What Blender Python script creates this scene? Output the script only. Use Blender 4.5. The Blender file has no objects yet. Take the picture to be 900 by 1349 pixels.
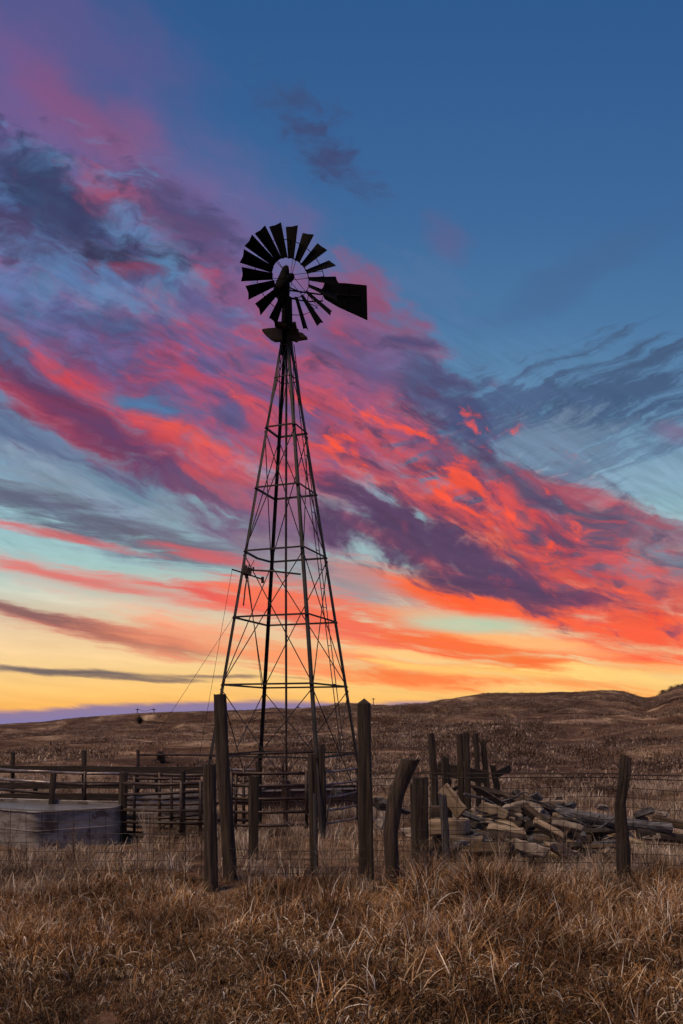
import bpy, bmesh, math, random
import numpy as np
from mathutils import Vector, Matrix, noise as mnoise

SC = bpy.context.scene
COL = SC.collection
R = math.radians

# ------------------------------------------------------------------ camera
EYE = 2.0            # camera height above the corral ground
FPX = 1100.0         # focal length in photo pixels (photo is 900 x 1349)
HOR = 945.0          # photo row of the true eye level
cam_d = bpy.data.cameras.new("camera")
cam_d.sensor_fit = 'VERTICAL'
cam_d.sensor_height = 36.0
cam_d.lens = FPX / 1349.0 * 36.0
cam_d.shift_y = (HOR - 674.5) / 1349.0
cam_d.clip_start = 0.05
cam_d.clip_end = 6000.0
cam = bpy.data.objects.new("camera", cam_d)
cam.location = (0, 0, EYE)
cam.rotation_euler = (R(90), 0, 0)
COL.objects.link(cam)
SC.camera = cam

# ------------------------------------------------------------------ colour management
SC.view_settings.view_transform = 'Standard'
SC.view_settings.look = 'None'
SC.view_settings.exposure = 0.0
SC.view_settings.gamma = 1.0
SC.view_settings.use_curve_mapping = False

def lin(c):
    out = []
    for v in c[:3]:
        v = v / 255.0
        out.append(v / 12.92 if v <= 0.04045 else ((v + 0.055) / 1.055) ** 2.4)
    return (out[0], out[1], out[2], 1.0)

# ------------------------------------------------------------------ world: dusk sky with sunset clouds
class NT:
    """small helper to write node graphs"""
    def __init__(s, tree):
        s.t = tree
        s.n = tree.nodes
        s.l = tree.links
    def put(s, sock, v):
        if isinstance(v, bpy.types.NodeSocket):
            s.l.new(v, sock)
        elif v is not None:
            sock.default_value = v
    def math(s, op, a, b=None, c=None, clamp=False):
        n = s.n.new('ShaderNodeMath'); n.operation = op; n.use_clamp = clamp
        for i, v in enumerate((a, b, c)):
            if v is not None: s.put(n.inputs[i], v)
        return n.outputs[0]
    def vmath(s, op, a, b=None, scale=None):
        n = s.n.new('ShaderNodeVectorMath'); n.operation = op
        s.put(n.inputs[0], a)
        if b is not None: s.put(n.inputs[1], b)
        if scale is not None: s.put(n.inputs['Scale'], scale)
        return n.outputs[0]
    def mapping(s, v, loc=(0, 0, 0), rot=0.0, scale=(1, 1, 1), typ='TEXTURE'):
        n = s.n.new('ShaderNodeMapping'); n.vector_type = typ
        s.l.new(v, n.inputs['Vector'])
        n.inputs['Location'].default_value = loc
        n.inputs['Rotation'].default_value = (0, 0, rot)
        n.inputs['Scale'].default_value = scale
        return n.outputs[0]
    def noise(s, v, scale=1.0, detail=4.0, rough=0.55, dist=0.0, col=False, dim='3D'):
        n = s.n.new('ShaderNodeTexNoise'); n.noise_dimensions = dim
        if v is not None: s.l.new(v, n.inputs['Vector'])
        n.inputs['Scale'].default_value = scale
        n.inputs['Detail'].default_value = detail
        n.inputs['Roughness'].default_value = rough
        n.inputs['Distortion'].default_value = dist
        return n.outputs['Color' if col else 'Fac']
    def range(s, v, a, b, c=0.0, d=1.0, smooth=True):
        n = s.n.new('ShaderNodeMapRange')
        n.interpolation_type = 'SMOOTHSTEP' if smooth else 'LINEAR'
        s.put(n.inputs['Value'], v)
        for k, x in (('From Min', a), ('From Max', b), ('To Min', c), ('To Max', d)):
            s.put(n.inputs[k], x)
        return n.outputs[0]
    def mix(s, f, a, b, blend='MIX'):
        n = s.n.new('ShaderNodeMix'); n.data_type = 'RGBA'; n.blend_type = blend
        s.put(n.inputs['Factor'], f)
        s.put(n.inputs['A'], a) if False else None
        ia = [i for i in n.inputs if i.name == 'A' and i.type == 'RGBA'][0]
        ib = [i for i in n.inputs if i.name == 'B' and i.type == 'RGBA'][0]
        s.put(ia, a); s.put(ib, b)
        return [o for o in n.outputs if o.type == 'RGBA'][0]
    def ramp(s, v, stops, interp='LINEAR'):
        n = s.n.new('ShaderNodeValToRGB'); n.color_ramp.interpolation = interp
        s.put(n.inputs[0], v)
        e = n.color_ramp.elements
        while len(e) > 1: e.remove(e[-1])
        e[0].position = stops[0][0]; e[0].color = stops[0][1]
        for p, c in stops[1:]:
            x = e.new(p); x.color = c
        return n.outputs[0]
    def sep(s, v):
        n = s.n.new('ShaderNodeSeparateXYZ'); s.l.new(v, n.inputs[0]); return n.outputs
    def comb(s, x, y, z=0.0):
        n = s.n.new('ShaderNodeCombineXYZ')
        s.put(n.inputs[0], x); s.put(n.inputs[1], y); s.put(n.inputs[2], z)
        return n.outputs[0]

def build_sky():
    w = bpy.data.worlds.new("World"); SC.world = w
    w.use_nodes = True
    T = NT(w.node_tree)
    T.n.clear()
    out = T.n.new('ShaderNodeOutputWorld')
    bg = T.n.new('ShaderNodeBackground')
    T.l.new(bg.outputs[0], out.inputs[0])
    tc = T.n.new('ShaderNodeTexCoord')
    x, y, z = T.sep(tc.outputs['Generated'])[:3]
    yc = T.math('MAXIMUM', y, 0.12)
    U = T.math('DIVIDE', x, yc)
    V = T.math('DIVIDE', z, yc)
    # sky-plane coordinates of the western sky, hundredths: X right, Y down from the zenith side
    X = T.math('MULTIPLY_ADD', U, FPX / 100, 4.5)
    Y = T.math('MULTIPLY_ADD', V, -FPX / 100, HOR / 100)
    P0 = T.comb(X, Y)
    # gentle domain warps make edges wispy
    def warp(P, scale, ax, ay, off, ang=0, st=(1, 1, 1), det=2.0):
        c = T.noise(T.mapping(P, (off, off * 1.7, 0), R(ang), st), scale, det, 0.55, col=True)
        d = T.vmath('SUBTRACT', c, (0.5, 0.5, 0.5))
        d = T.vmath('MULTIPLY', d, (ax, ay, 0))
        return T.vmath('ADD', P, d)
    P1 = warp(P0, 0.55, 1.2, 0.8, 3.0, 25, (1.6, 0.9, 1))
    P = warp(P1, 2.2, 0.42, 0.34, 7.0, 22, (1.5, 0.9, 1), 4.0)
    P_soft = warp(P0, 0.5, 1.3, 1.1, 11.0, 0, (1, 1, 1), 4.0)
    P_low = warp(P0, 1.0, 1.0, 0.30, 5.0, 8, (2.2, 0.5, 1), 5.0)
    # streak noise fields: angle (deg, positive runs down to the right), length and width of streaks
    def field(Pc, ang, L, W, off, detail=5.0, rough=0.6, k=1.0, dist=0.0):
        m = T.mapping(Pc, (off, off * 0.37, 0), R(ang), (L, W, 1))
        f = T.noise(m, 1.0, detail, rough, dist)
        return f
    F = {
        'low':   field(P_low, 7, 1.5, 0.17, 2.1, 7, 0.64),
        'mid':   field(P, 25, 1.15, 0.32, 5.3, 4.5, 0.58),
        'diag':  field(P, 26, 0.8, 0.32, 8.8, 4.5, 0.58),
        'blob':  field(P1, 22, 0.70, 0.36, 1.9, 6, 0.58),
        'fine':  field(P1, 27, 0.8, 0.15, 6.2, 6.0, 0.62),
        'right': field(P_low, -24, 1.3, 0.17, 4.4, 6, 0.62),
        'mot':   field(P, 14, 0.48, 0.30, 3.7, 4, 0.56),
        'motd':  field(P, 26, 0.60, 0.24, 7.7, 4.5, 0.58),
        'rblob': field(P, 12, 0.9, 0.28, 9.4, 6, 0.62),
        'soft':  field(P_soft, 40, 1.6, 0.9, 3.3, 4.0, 0.55),
    }
    C = {}
    def centred(name, k):
        key = (name, k)
        if key not in C:
            C[key] = T.math('MULTIPLY', T.math('SUBTRACT', F[name], 0.5), k)
        return C[key]
    # clear sky by elevation
    Yn = T.math('DIVIDE', Y, 10.0)
    stops = [(0.0, (47, 90, 142)), (0.15, (55, 96, 148)), (0.30, (64, 106, 154)), (0.42, (76, 119, 163)),
             (0.52, (96, 136, 172)), (0.62, (128, 160, 182)), (0.69, (150, 188, 196)), (0.745, (168, 203, 200)),
             (0.79, (212, 206, 184)), (0.835, (242, 208, 164)), (0.875, (250, 210, 148)), (0.905, (255, 203, 122)),
             (0.935, (255, 184, 92)), (0.97, (150, 120, 140)), (1.0, (60, 50, 60))]
    base = T.ramp(Yn, [(p, lin(c)) for p, c in stops])
    cur = base
    P_low2 = [P_low]
    def st(cx, cy, L, W, ang, rgb, op=1.0, f='mid', k=2.2, soft=0.42, src=None, mid=0.5):
        """one cloud stroke: an ellipse broken up by a streak field"""
        nonlocal cur
        m = T.mapping(P_low2[0] if f in ('low', 'soft', 'right') and W < 60 else P, (cx / 100, cy / 100, 0), R(ang), (L / 100, W / 100, 1))
        g = T.n.new('ShaderNodeTexGradient'); g.gradient_type = 'SPHERICAL'
        T.l.new(m, g.inputs[0])
        v = T.math('ADD', g.outputs['Fac'], centred(f, k))
        v = T.math('MULTIPLY', T.range(v, mid - soft, mid + soft), T.range(g.outputs['Fac'], 0.0, 0.22))
        v = T.math('MULTIPLY', v, op)
        cur = T.mix(v, cur, lin(rgb))
    for i, s in enumerate(STROKES):
        if i % 25 == 24:      # a vanishing link to the colour so far keeps the shader's stack short
            tiny = T.vmath('MULTIPLY', cur, (1e-6, 1e-6, 0))
            P = T.vmath('ADD', P, tiny); P_low2[0] = T.vmath('ADD', P_low2[0], tiny)
        a = list(s[:7]); kw = dict(s[7]) if len(s) > 7 else {}
        st(*a, **kw)
    # fibrous light and dark inside the cloud, finest along the wind
    fib = T.mix(T.range(Y, 6.9, 7.6), F['fine'], F['low'])
    cloudy = T.range(T.math('ADD', Y, T.math('MULTIPLY', X, -0.28)), 1.6, 4.0)
    amt = T.math('MULTIPLY', T.math('SUBTRACT', fib, 0.5), T.math('MULTIPLY', cloudy, T.range(Y, 7.4, 8.6, 0.8, 0.4)))
    cur = T.vmath('SCALE', cur, scale=T.math('ADD', amt, 1.0))
    # low violet bank of far cloud on the horizon, left part only
    edge = T.math('ADD', T.math('MULTIPLY', T.noise(T.mapping(P0, (0, 0, 0), 0, (1.6, 1, 1)), 1.0, 3.0), 0.10), 9.18)
    edge = T.math('MULTIPLY_ADD', T.math('MAXIMUM', T.math('SUBTRACT', 2.8, X), 0.0), 0.042, edge)
    edge = T.math('ADD', edge, T.math('MULTIPLY', T.math('SUBTRACT', F['low'], 0.5), 0.16))
    bank = T.range(T.math('SUBTRACT', Y, edge), -0.03, 0.06)
    bank = T.math('MULTIPLY', bank, T.range(X, 6.6, 7.9, 1.0, 0.0))
    bcol = T.ramp(T.math('MULTIPLY', T.math('SUBTRACT', Y, edge), 2.4),
                  [(0.0, lin((146, 122, 150))), (0.35, lin((132, 122, 168))), (1.0, lin((122, 132, 184)))])
    cur = T.mix(T.math('MULTIPLY', bank, 0.97), cur, bcol)
    # the rest of the dome behind and beside: dusk blue with faint mauve cloud, darker ground below
    gen = tc.outputs['Generated']
    dome = T.ramp(T.math('MULTIPLY_ADD', z, 0.5, 0.5),
                  [(0.0, (0.02, 0.015, 0.013, 1)), (0.495, (0.05, 0.04, 0.04, 1)), (0.5, lin((150, 122, 140))),
                   (0.56, lin((142, 120, 152))), (0.66, lin((96, 118, 158))), (0.82, lin((58, 98, 150))), (1.0, lin((44, 86, 138)))])
    dn = T.noise(T.mapping(gen, (0, 0, 0), 0, (1.0, 1.0, 0.45)), 3.2, 5.0, 0.6, 0.4)
    dome = T.mix(T.math('MULTIPLY', T.range(dn, 0.5, 0.7), T.range(z, 0.0, 0.12, 0.0, 0.55)), dome, lin((150, 100, 130)))
    front = T.math('MULTIPLY', T.range(T.math('ABSOLUTE', U), 0.55, 1.3, 1.0, 0.0), T.range(V, 1.0, 1.9, 1.0, 0.0))
    front = T.math('MULTIPLY', front, T.range(y, 0.12, 0.3))
    cur = T.mix(front, dome, cur)
    cur = T.mix(T.range(z, -0.02, -0.005, 1.0, 0.0), cur, (0.03, 0.022, 0.018, 1))
    T.l.new(cur, bg.inputs['Color'])
    bg.inputs['Strength'].default_value = 1.0

# cloud strokes: centre x, centre y, half length, half width, angle, colour, opacity, options
B = dict(f='blob'); S = dict(f='soft', k=1.0, soft=0.45); LO = dict(f='low'); MI = dict(f='mid'); DI = dict(f='diag')
RI = dict(f='right', k=2.6, soft=0.3); RB = dict(f='rblob'); FI = dict(f='fine')
MO = dict(f='mot', k=5.0, soft=0.65, mid=1.0); MD = dict(f='motd', k=5.0, soft=0.65, mid=1.0)
STROKES = [
    # violet and pink veil, upper left
    (60, 70, 330, 230, 50, (100, 88, 142), 0.75, S),
    (30, 150, 260, 140, 40, (122, 92, 145), 0.7, S),
    (140, 190, 200, 80, 48, (134, 82, 122), 0.7, S),
    (80, 130, 130, 50, 45, (138, 84, 128), 0.45, S),
    (165, 210, 110, 60, 40, (150, 82, 116), 0.5, S),
    (250, 320, 330, 190, 38, (112, 100, 152), 0.8, S),
    (120, 420, 400, 260, 20, (112, 104, 155), 0.85, S),
    (330, 470, 330, 230, 30, (128, 92, 140), 0.85, S),
    # lone blue-grey wisps, upper middle
    (390, 165, 170, 70, 48, (60, 84, 128), 0.6, dict(f='mot', k=4.0, soft=0.6, mid=0.8)),
    (415, 190, 120, 45, 48, (64, 74, 114), 0.75, dict(f='mot', k=3.0, soft=0.5, mid=0.6)),
    (450, 232, 100, 34, 22, (66, 72, 112), 0.7, dict(f='rblob', k=2.5, soft=0.5, mid=0.5)),
    (350, 130, 60, 40, 30, (60, 86, 130), 0.5, B),
    # pink puffs right of the wheel
    (480, 375, 90, 50, 30, (150, 84, 116), 0.85, B),
    (460, 420, 120, 60, 40, (142, 82, 116), 0.7, B),
    (530, 430, 90, 45, 30, (140, 84, 118), 0.85, B),
    (540, 447, 60, 22, 5, (92, 72, 112), 0.7, B),
    (594, 318, 60, 40, 60, (104, 92, 136), 0.45, S),
    (760, 360, 260, 40, -28, (70, 98, 140), 0.4, S),
    # mixed clouds at left
    (40, 250, 160, 80, 40, (58, 70, 108), 0.85, B),
    (110, 300, 190, 70, 25, (60, 62, 100), 0.85, B),
    (200, 265, 90, 50, 40, (96, 76, 118), 0.8, B),
    (165, 345, 110, 48, 8, (62, 58, 90), 0.92, B),
    (170, 360, 70, 18, 8, (140, 62, 84), 0.6, B),
    (250, 300, 90, 36, 35, (78, 74, 118), 0.8, B),
    (90, 275, 90, 36, 20, (56, 66, 106), 0.85, B),
    (30, 290, 90, 46, 30, (60, 64, 102), 0.85, B),
    (40, 330, 130, 55, 25, (88, 66, 104), 0.8, B),
    (130, 265, 80, 34, 40, (176, 84, 110), 0.75, B),
    (200, 300, 120, 40, 35, (158, 82, 114), 0.75, B),
    (60, 360, 150, 40, 15, (150, 84, 124), 0.7, B),
    (90, 395, 150, 50, 10, (104, 138, 180), 0.85, B),
    (50, 345, 90, 30, 20, (96, 126, 176), 0.7, B),
    (170, 300, 60, 26, 20, (96, 124, 172), 0.7, B),
    (20, 385, 120, 40, 20, (110, 120, 172), 0.8, B),
    (225, 365, 90, 50, 60, (84, 132, 172), 0.85, B),
    (20, 430, 90, 50, 50, (70, 100, 142), 0.7, B),
    (70, 230, 60, 26, 20, (92, 132, 176), 0.6, B),
    (190, 420, 170, 50, 20, (164, 80, 110), 0.7, MI),
    (270, 370, 120, 50, 40, (146, 88, 124), 0.6, B),
    (320, 470, 200, 90, 30, (140, 84, 122), 0.55, MI),
    (250, 330, 110, 30, 30, (84, 76, 118), 0.7, B),
    (250, 470, 160, 50, 20, (92, 86, 134), 0.65, MI),
    # blue-grey layered cloud, lower left
    (90, 600, 420, 130, 24, (112, 134, 162), 0.9, MI),
    (200, 690, 420, 90, 16, (128, 144, 160), 0.9, LO),
    (60, 590, 300, 60, 24, (92, 108, 144), 0.75, MI),
    (150, 650, 280, 40, 20, (150, 172, 190), 0.7, MI),
    (130, 690, 320, 40, 15, (96, 98, 120), 0.85, LO),
    (30, 660, 140, 26, 18, (96, 100, 124), 0.7, LO),
    (250, 720, 200, 30, 15, (110, 106, 122), 0.75, LO),
    (330, 700, 200, 60, 22, (132, 124, 146), 0.85, MI),
    # broad red band across the middle
    (150, 520, 330, 100, 33, (150, 66, 100), 0.9, MI),
    (60, 500, 260, 60, 38, (92, 62, 100), 0.9, MI),
    (250, 520, 300, 70, 28, (180, 74, 104), 0.8, MI),
    (110, 505, 250, 26, 36, (212, 76, 88), 0.9, MI),
    (60, 535, 200, 24, 38, (204, 72, 88), 0.8, MI),
    (220, 612, 260, 36, 28, (208, 74, 84), 0.85, MI),
    (140, 575, 260, 40, 32, (100, 60, 98), 0.85, MI),
    (280, 640, 240, 40, 26, (104, 66, 104), 0.85, MI),
    (270, 590, 220, 24, 24, (236, 90, 80), 0.9, MI),
    (330, 655, 170, 14, 24, (226, 84, 82), 0.85, MI),
    (300, 625, 180, 22, 22, (232, 84, 78), 0.9, MI),
    (170, 640, 120, 26, 24, (104, 138, 160), 0.7, MI),
    (200, 535, 130, 24, 12, (78, 110, 150), 0.8, MI),
    (330, 545, 120, 30, 20, (104, 88, 134), 0.7, MI),
    (130, 470, 160, 34, 30, (80, 78, 122), 0.75, MI),
    (370, 590, 220, 70, 26, (184, 76, 98), 0.7, MI),
    (330, 670, 190, 60, 24, (112, 88, 122), 0.85, MI),
    (400, 640, 170, 40, 26, (196, 80, 92), 0.7, MI),
    (320, 650, 150, 20, 24, (214, 80, 84), 0.75, MI),
    (420, 700, 200, 60, 22, (132, 104, 132), 0.85, MI),
    (440, 745, 170, 36, 18, (150, 132, 146), 0.8, MI),
    (420, 500, 230, 120, 45, (140, 82, 120), 0.8, S),
    (430, 540, 160, 60, 45, (180, 76, 98), 0.55, MI),
    (390, 430, 260, 120, 45, (122, 94, 140), 0.6, S),
    # right half red mass
    (560, 610, 400, 150, 33, (176, 78, 100), 0.92, DI),
    (520, 570, 210, 70, 38, (214, 82, 88), 0.75, DI),
    (700, 690, 340, 120, 27, (206, 76, 82), 0.95, DI),
    (640, 640, 300, 50, 34, (238, 92, 78), 0.85, DI),
    (830, 760, 220, 100, 20, (214, 82, 78), 0.9, RB),
    # blue-grey cirrus, right
    (740, 560, 330, 120, -12, (92, 124, 158), 0.6, RI),
    (770, 550, 300, 120, -22, (70, 94, 128), 0.95, RI),
    (660, 560, 180, 90, -8, (80, 102, 138), 0.8, RI),
    (720, 590, 240, 60, -10, (128, 152, 176), 0.6, RI),
    (840, 635, 130, 34, -5, (136, 168, 190), 0.7, S),
    (560, 510, 160, 70, 30, (76, 82, 122), 0.85, DI),
    (470, 470, 110, 60, 40, (104, 88, 132), 0.7, B),
    (620, 555, 120, 60, 40, (72, 80, 118), 0.75, DI),
    (890, 570, 60, 28, 0, (130, 92, 130), 0.6, S),
    (700, 640, 280, 44, 22, (88, 78, 110), 0.85, DI),
    (800, 680, 240, 60, 18, (84, 80, 108), 0.85, RB),
    (760, 710, 160, 40, 20, (96, 66, 96), 0.85, RB),
    (880, 700, 130, 50, 12, (150, 104, 122), 0.7, RB),
    (850, 745, 110, 26, 10, (112, 128, 146), 0.75, RB),
    (790, 650, 130, 24, 20, (190, 82, 96), 0.7, RB),
    (690, 655, 180, 26, 30, (230, 82, 78), 0.8, DI),
    # bright orange-red band
    (540, 655, 330, 40, 28, (244, 94, 70), 0.85, DI),
    (470, 600, 180, 36, 35, (120, 74, 112), 0.7, DI),
    (590, 600, 150, 30, 40, (112, 76, 112), 0.7, DI),
    (500, 540, 130, 30, 40, (132, 86, 128), 0.7, DI),
    (690, 740, 280, 50, 26, (255, 106, 58), 0.95, DI),
    (800, 800, 260, 50, 20, (250, 100, 66), 0.9, RB),
    # dark violet bank in the middle right
    (570, 715, 270, 85, 20, (98, 68, 100), 0.95, DI),
    (520, 700, 160, 44, 18, (92, 68, 108), 0.75, DI),
    (690, 770, 190, 42, 16, (100, 64, 100), 0.92, RB),
    (640, 745, 150, 40, 28, (92, 62, 98), 0.85, DI),
    (700, 790, 140, 26, 10, (96, 64, 98), 0.85, RB),
    (480, 665, 130, 26, 24, (104, 66, 104), 0.8, DI),
    (560, 672, 120, 16, 20, (214, 84, 82), 0.6, FI),
    (540, 725, 160, 14, 22, (196, 76, 84), 0.6, FI),
    (790, 790, 130, 26, 10, (108, 68, 98), 0.75, RB),
    (740, 730, 100, 30, 30, (190, 78, 84), 0.6, FI),
    # orange bands low right
    (580, 785, 260, 40, 12, (255, 112, 56), 0.97, LO),
    (600, 790, 150, 18, 10, (255, 96, 50), 0.9, LO),
    (450, 770, 180, 60, 18, (160, 144, 150), 0.8, LO),
    (620, 822, 170, 22, 4, (182, 206, 176), 0.85, LO),
    (540, 815, 200, 22, 6, (252, 160, 110), 0.8, LO),
    (560, 845, 360, 40, 9, (252, 104, 62), 0.97, LO),
    (690, 868, 280, 34, 12, (253, 120, 56), 0.95, LO),
    (620, 860, 330, 60, 8, (250, 110, 70), 0.8, dict(f='low', k=4.5, soft=0.5, mid=0.9)),
    (520, 888, 210, 26, 5, (253, 124, 64), 0.95, LO),
    (800, 838, 260, 44, 12, (250, 96, 62), 0.95, LO),
    (640, 880, 150, 16, 6, (255, 140, 60), 0.8, LO),
    (860, 830, 150, 30, 12, (248, 96, 66), 0.8, LO),
    (740, 900, 160, 12, 4, (254, 150, 80), 0.7, LO),
    (690, 845, 160, 14, 8, (255, 200, 130), 0.7, LO),
    (850, 880, 140, 14, 3, (255, 150, 84), 0.7, LO),
    # coral streaks low left
    (200, 780, 420, 30, 11, (222, 140, 130), 0.7, LO),
    (380, 805, 240, 46, 12, (240, 112, 88), 0.95, LO),
    (270, 785, 240, 12, 13, (236, 92, 84), 0.9, LO),
    (90, 760, 200, 12, 12, (222, 110, 104), 0.8, LO),
    (60, 700, 200, 10, 12, (218, 104, 104), 0.8, LO),
    (280, 735, 150, 14, 16, (222, 96, 98), 0.75, LO),
    (370, 790, 130, 40, 14, (246, 116, 84), 0.8, LO),
    (110, 825, 330, 30, 11, (206, 110, 98), 0.92, LO),
    (60, 810, 220, 18, 13, (132, 96, 96), 0.9, LO),
    (220, 850, 190, 14, 9, (150, 98, 90), 0.85, LO),
    (300, 845, 260, 44, 8, (246, 150, 112), 0.7, LO),
    (400, 860, 180, 34, 6, (252, 150, 96), 0.7, LO),
    (100, 886, 260, 10, 2, (112, 98, 98), 0.97, dict(f='low', k=1.2)),
    (290, 889, 170, 5, 1, (140, 112, 100), 0.85, LO),
    (150, 893, 180, 5, 2, (120, 100, 96), 0.8, LO),
    # broken texture: small dark, rosy and blue patches within the big masses
    (120, 330, 330, 170, 20, (62, 66, 104), 0.8, dict(f='mot', k=4.5, soft=0.6, mid=1.0)),
    (150, 340, 330, 190, 25, (150, 84, 120), 0.6, dict(f='motd', k=4.5, soft=0.6, mid=1.15)),
    (110, 330, 320, 180, 20, (96, 132, 178), 0.8, dict(f='rblob', k=5.0, soft=0.65, mid=1.0)),
    (60, 290, 300, 150, 25, (58, 66, 104), 0.75, dict(f='mot', k=-5.0, soft=0.6, mid=1.05)),
    (200, 380, 260, 90, 25, (66, 70, 110), 0.7, dict(f='motd', k=-5.0, soft=0.6, mid=1.1)),
    (300, 480, 330, 190, 30, (92, 88, 136), 0.75, dict(f='motd', k=-5.0, soft=0.65, mid=1.0)),
    (90, 420, 260, 90, 25, (104, 104, 156), 0.8, dict(f='mot', k=-4.5, soft=0.6, mid=0.8)),
    (200, 470, 240, 60, 30, (80, 76, 120), 0.75, dict(f='rblob', k=4.5, soft=0.65, mid=1.0)),
    (330, 500, 330, 150, 30, (206, 74, 88), 0.7, dict(f='mid', k=5.0, soft=0.65, mid=1.1)),
    (600, 640, 420, 160, 32, (90, 70, 104), 0.9, dict(f='motd', k=5.5, soft=0.65, mid=1.1)),
    (620, 660, 420, 150, 30, (250, 88, 62), 0.9, dict(f='diag', k=5.0, soft=0.35, mid=1.1)),
    (545, 705, 240, 66, 18, (90, 68, 100), 0.9, dict(f='diag', k=2.6, soft=0.35)),
    (650, 760, 190, 34, 16, (90, 68, 98), 0.85, dict(f='diag', k=2.6, soft=0.35)),
    (790, 720, 260, 110, 18, (86, 82, 110), 0.8, dict(f='mot', k=5.5, soft=0.65, mid=1.1)),
    (820, 740, 260, 110, 18, (226, 78, 74), 0.8, dict(f='rblob', k=-5.0, soft=0.65, mid=1.1)),
    (860, 720, 180, 90, 12, (122, 146, 164), 0.7, dict(f='motd', k=5.0, soft=0.65, mid=1.3)),
    (160, 600, 380, 110, 27, (84, 60, 98), 0.7, dict(f='fine', k=4.5, soft=0.65, mid=1.1)),
    # upper left, last: blue gaps and slate-grey puffs
    (70, 350, 150, 60, 15, (88, 126, 172), 0.75, dict(f='motd', k=2.6, soft=0.5, mid=0.55)),
    (130, 400, 160, 44, 10, (98, 134, 178), 0.75, dict(f='mot', k=2.6, soft=0.5, mid=0.55)),
    (225, 362, 80, 52, 60, (84, 132, 174), 0.8, dict(f='motd', k=2.6, soft=0.5, mid=0.55)),
    (20, 430, 110, 50, 40, (78, 104, 148), 0.7, dict(f='mot', k=2.6, soft=0.5, mid=0.55)),
    (60, 285, 60, 26, 20, (88, 122, 168), 0.6, dict(f='mot', k=2.6, soft=0.5, mid=0.55)),
    (30, 245, 120, 60, 45, (54, 66, 102), 0.85, dict(f='mot', k=2.6, soft=0.5, mid=0.55)),
    (85, 285, 110, 44, 25, (60, 64, 100), 0.8, dict(f='motd', k=2.6, soft=0.5, mid=0.55)),
    (40, 320, 110, 40, 25, (78, 68, 106), 0.75, dict(f='mot', k=2.6, soft=0.5, mid=0.55)),
    (165, 342, 115, 42, 6, (58, 56, 86), 0.92, dict(f='mot', k=2.6, soft=0.5, mid=0.55)),
    (165, 358, 80, 16, 6, (146, 64, 88), 0.6, dict(f='mot', k=2.6, soft=0.5, mid=0.55)),
    (240, 290, 110, 44, 38, (82, 76, 118), 0.75, dict(f='motd', k=2.6, soft=0.5, mid=0.55)),
    (135, 430, 150, 40, 24, (76, 78, 122), 0.7, dict(f='motd', k=2.6, soft=0.5, mid=0.55)),
    (300, 430, 170, 50, 30, (104, 98, 146), 0.6, dict(f='mot', k=2.6, soft=0.5, mid=0.55)),
    (250, 545, 150, 30, 16, (78, 92, 138), 0.8, dict(f='mot', k=2.6, soft=0.5, mid=0.55)),
    (180, 532, 90, 20, 10, (76, 124, 166), 0.75, dict(f='mot', k=2.6, soft=0.5, mid=0.55)),
    (560, 380, 120, 60, 30, (84, 116, 162), 0.55, dict(f='motd', k=2.6, soft=0.5, mid=0.55)),
    (530, 448, 60, 18, 8, (76, 74, 114), 0.75, dict(f='mot', k=2.6, soft=0.5, mid=0.55)),
    (640, 885, 260, 14, 3, (255, 206, 116), 0.8, dict(f='low', k=3.0, soft=0.4, mid=0.5)),
    (820, 888, 160, 20, 2, (255, 214, 128), 0.85, dict(f='low', k=2.5, soft=0.4, mid=0.45)),
    (560, 868, 160, 10, 6, (255, 216, 140), 0.75, dict(f='low', k=3.0, soft=0.4, mid=0.5)),
    (620, 822, 120, 16, 3, (186, 208, 178), 0.85, dict(f='low', k=2.0, soft=0.4, mid=0.4)),
]
build_sky()
SC.cycles.use_adaptive_sampling = True
SC.cycles.adaptive_threshold = 0.02
SC.cycles.adaptive_min_samples = 6
SC.world.cycles.sampling_method = 'MANUAL'
SC.world.cycles.sample_map_resolution = 256

# ------------------------------------------------------------------ sun: no disc left, only a broad soft afterglow
sun_d = bpy.data.lights.new("sun", 'SUN')
sun_d.energy = 2.5
sun_d.angle = R(22)
sun_d.color = (1.0, 0.74, 0.48)
sun = bpy.data.objects.new("sun", sun_d)
sun.rotation_euler = (R(30), 0, R(-52))
sun.location = (-20, -30, 30)
COL.objects.link(sun)

# ------------------------------------------------------------------ helpers
def at(px, py, d):
    """photo pixel at distance d in front of the viewpoint -> point of the place"""
    return Vector(((px - 450.0) / FPX * d, d, EYE - (py - HOR) * d / FPX))

def gd(py, h=0.0):
    """distance of flat ground seen on photo row py"""
    return (EYE - h) * FPX / (py - HOR)

def tag(o, label=None, cat=None, group=None, kind=None):
    if label: o["label"] = label
    if cat: o["category"] = cat
    if group: o["group"] = group
    if kind: o["kind"] = kind
    return o

def empty(name, loc=(0, 0, 0), rz=0.0):
    o = bpy.data.objects.new(name, None)
    o.empty_display_size = 0.2
    o.location = loc
    o.rotation_euler = (0, 0, rz)
    COL.objects.link(o)
    return o

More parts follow.
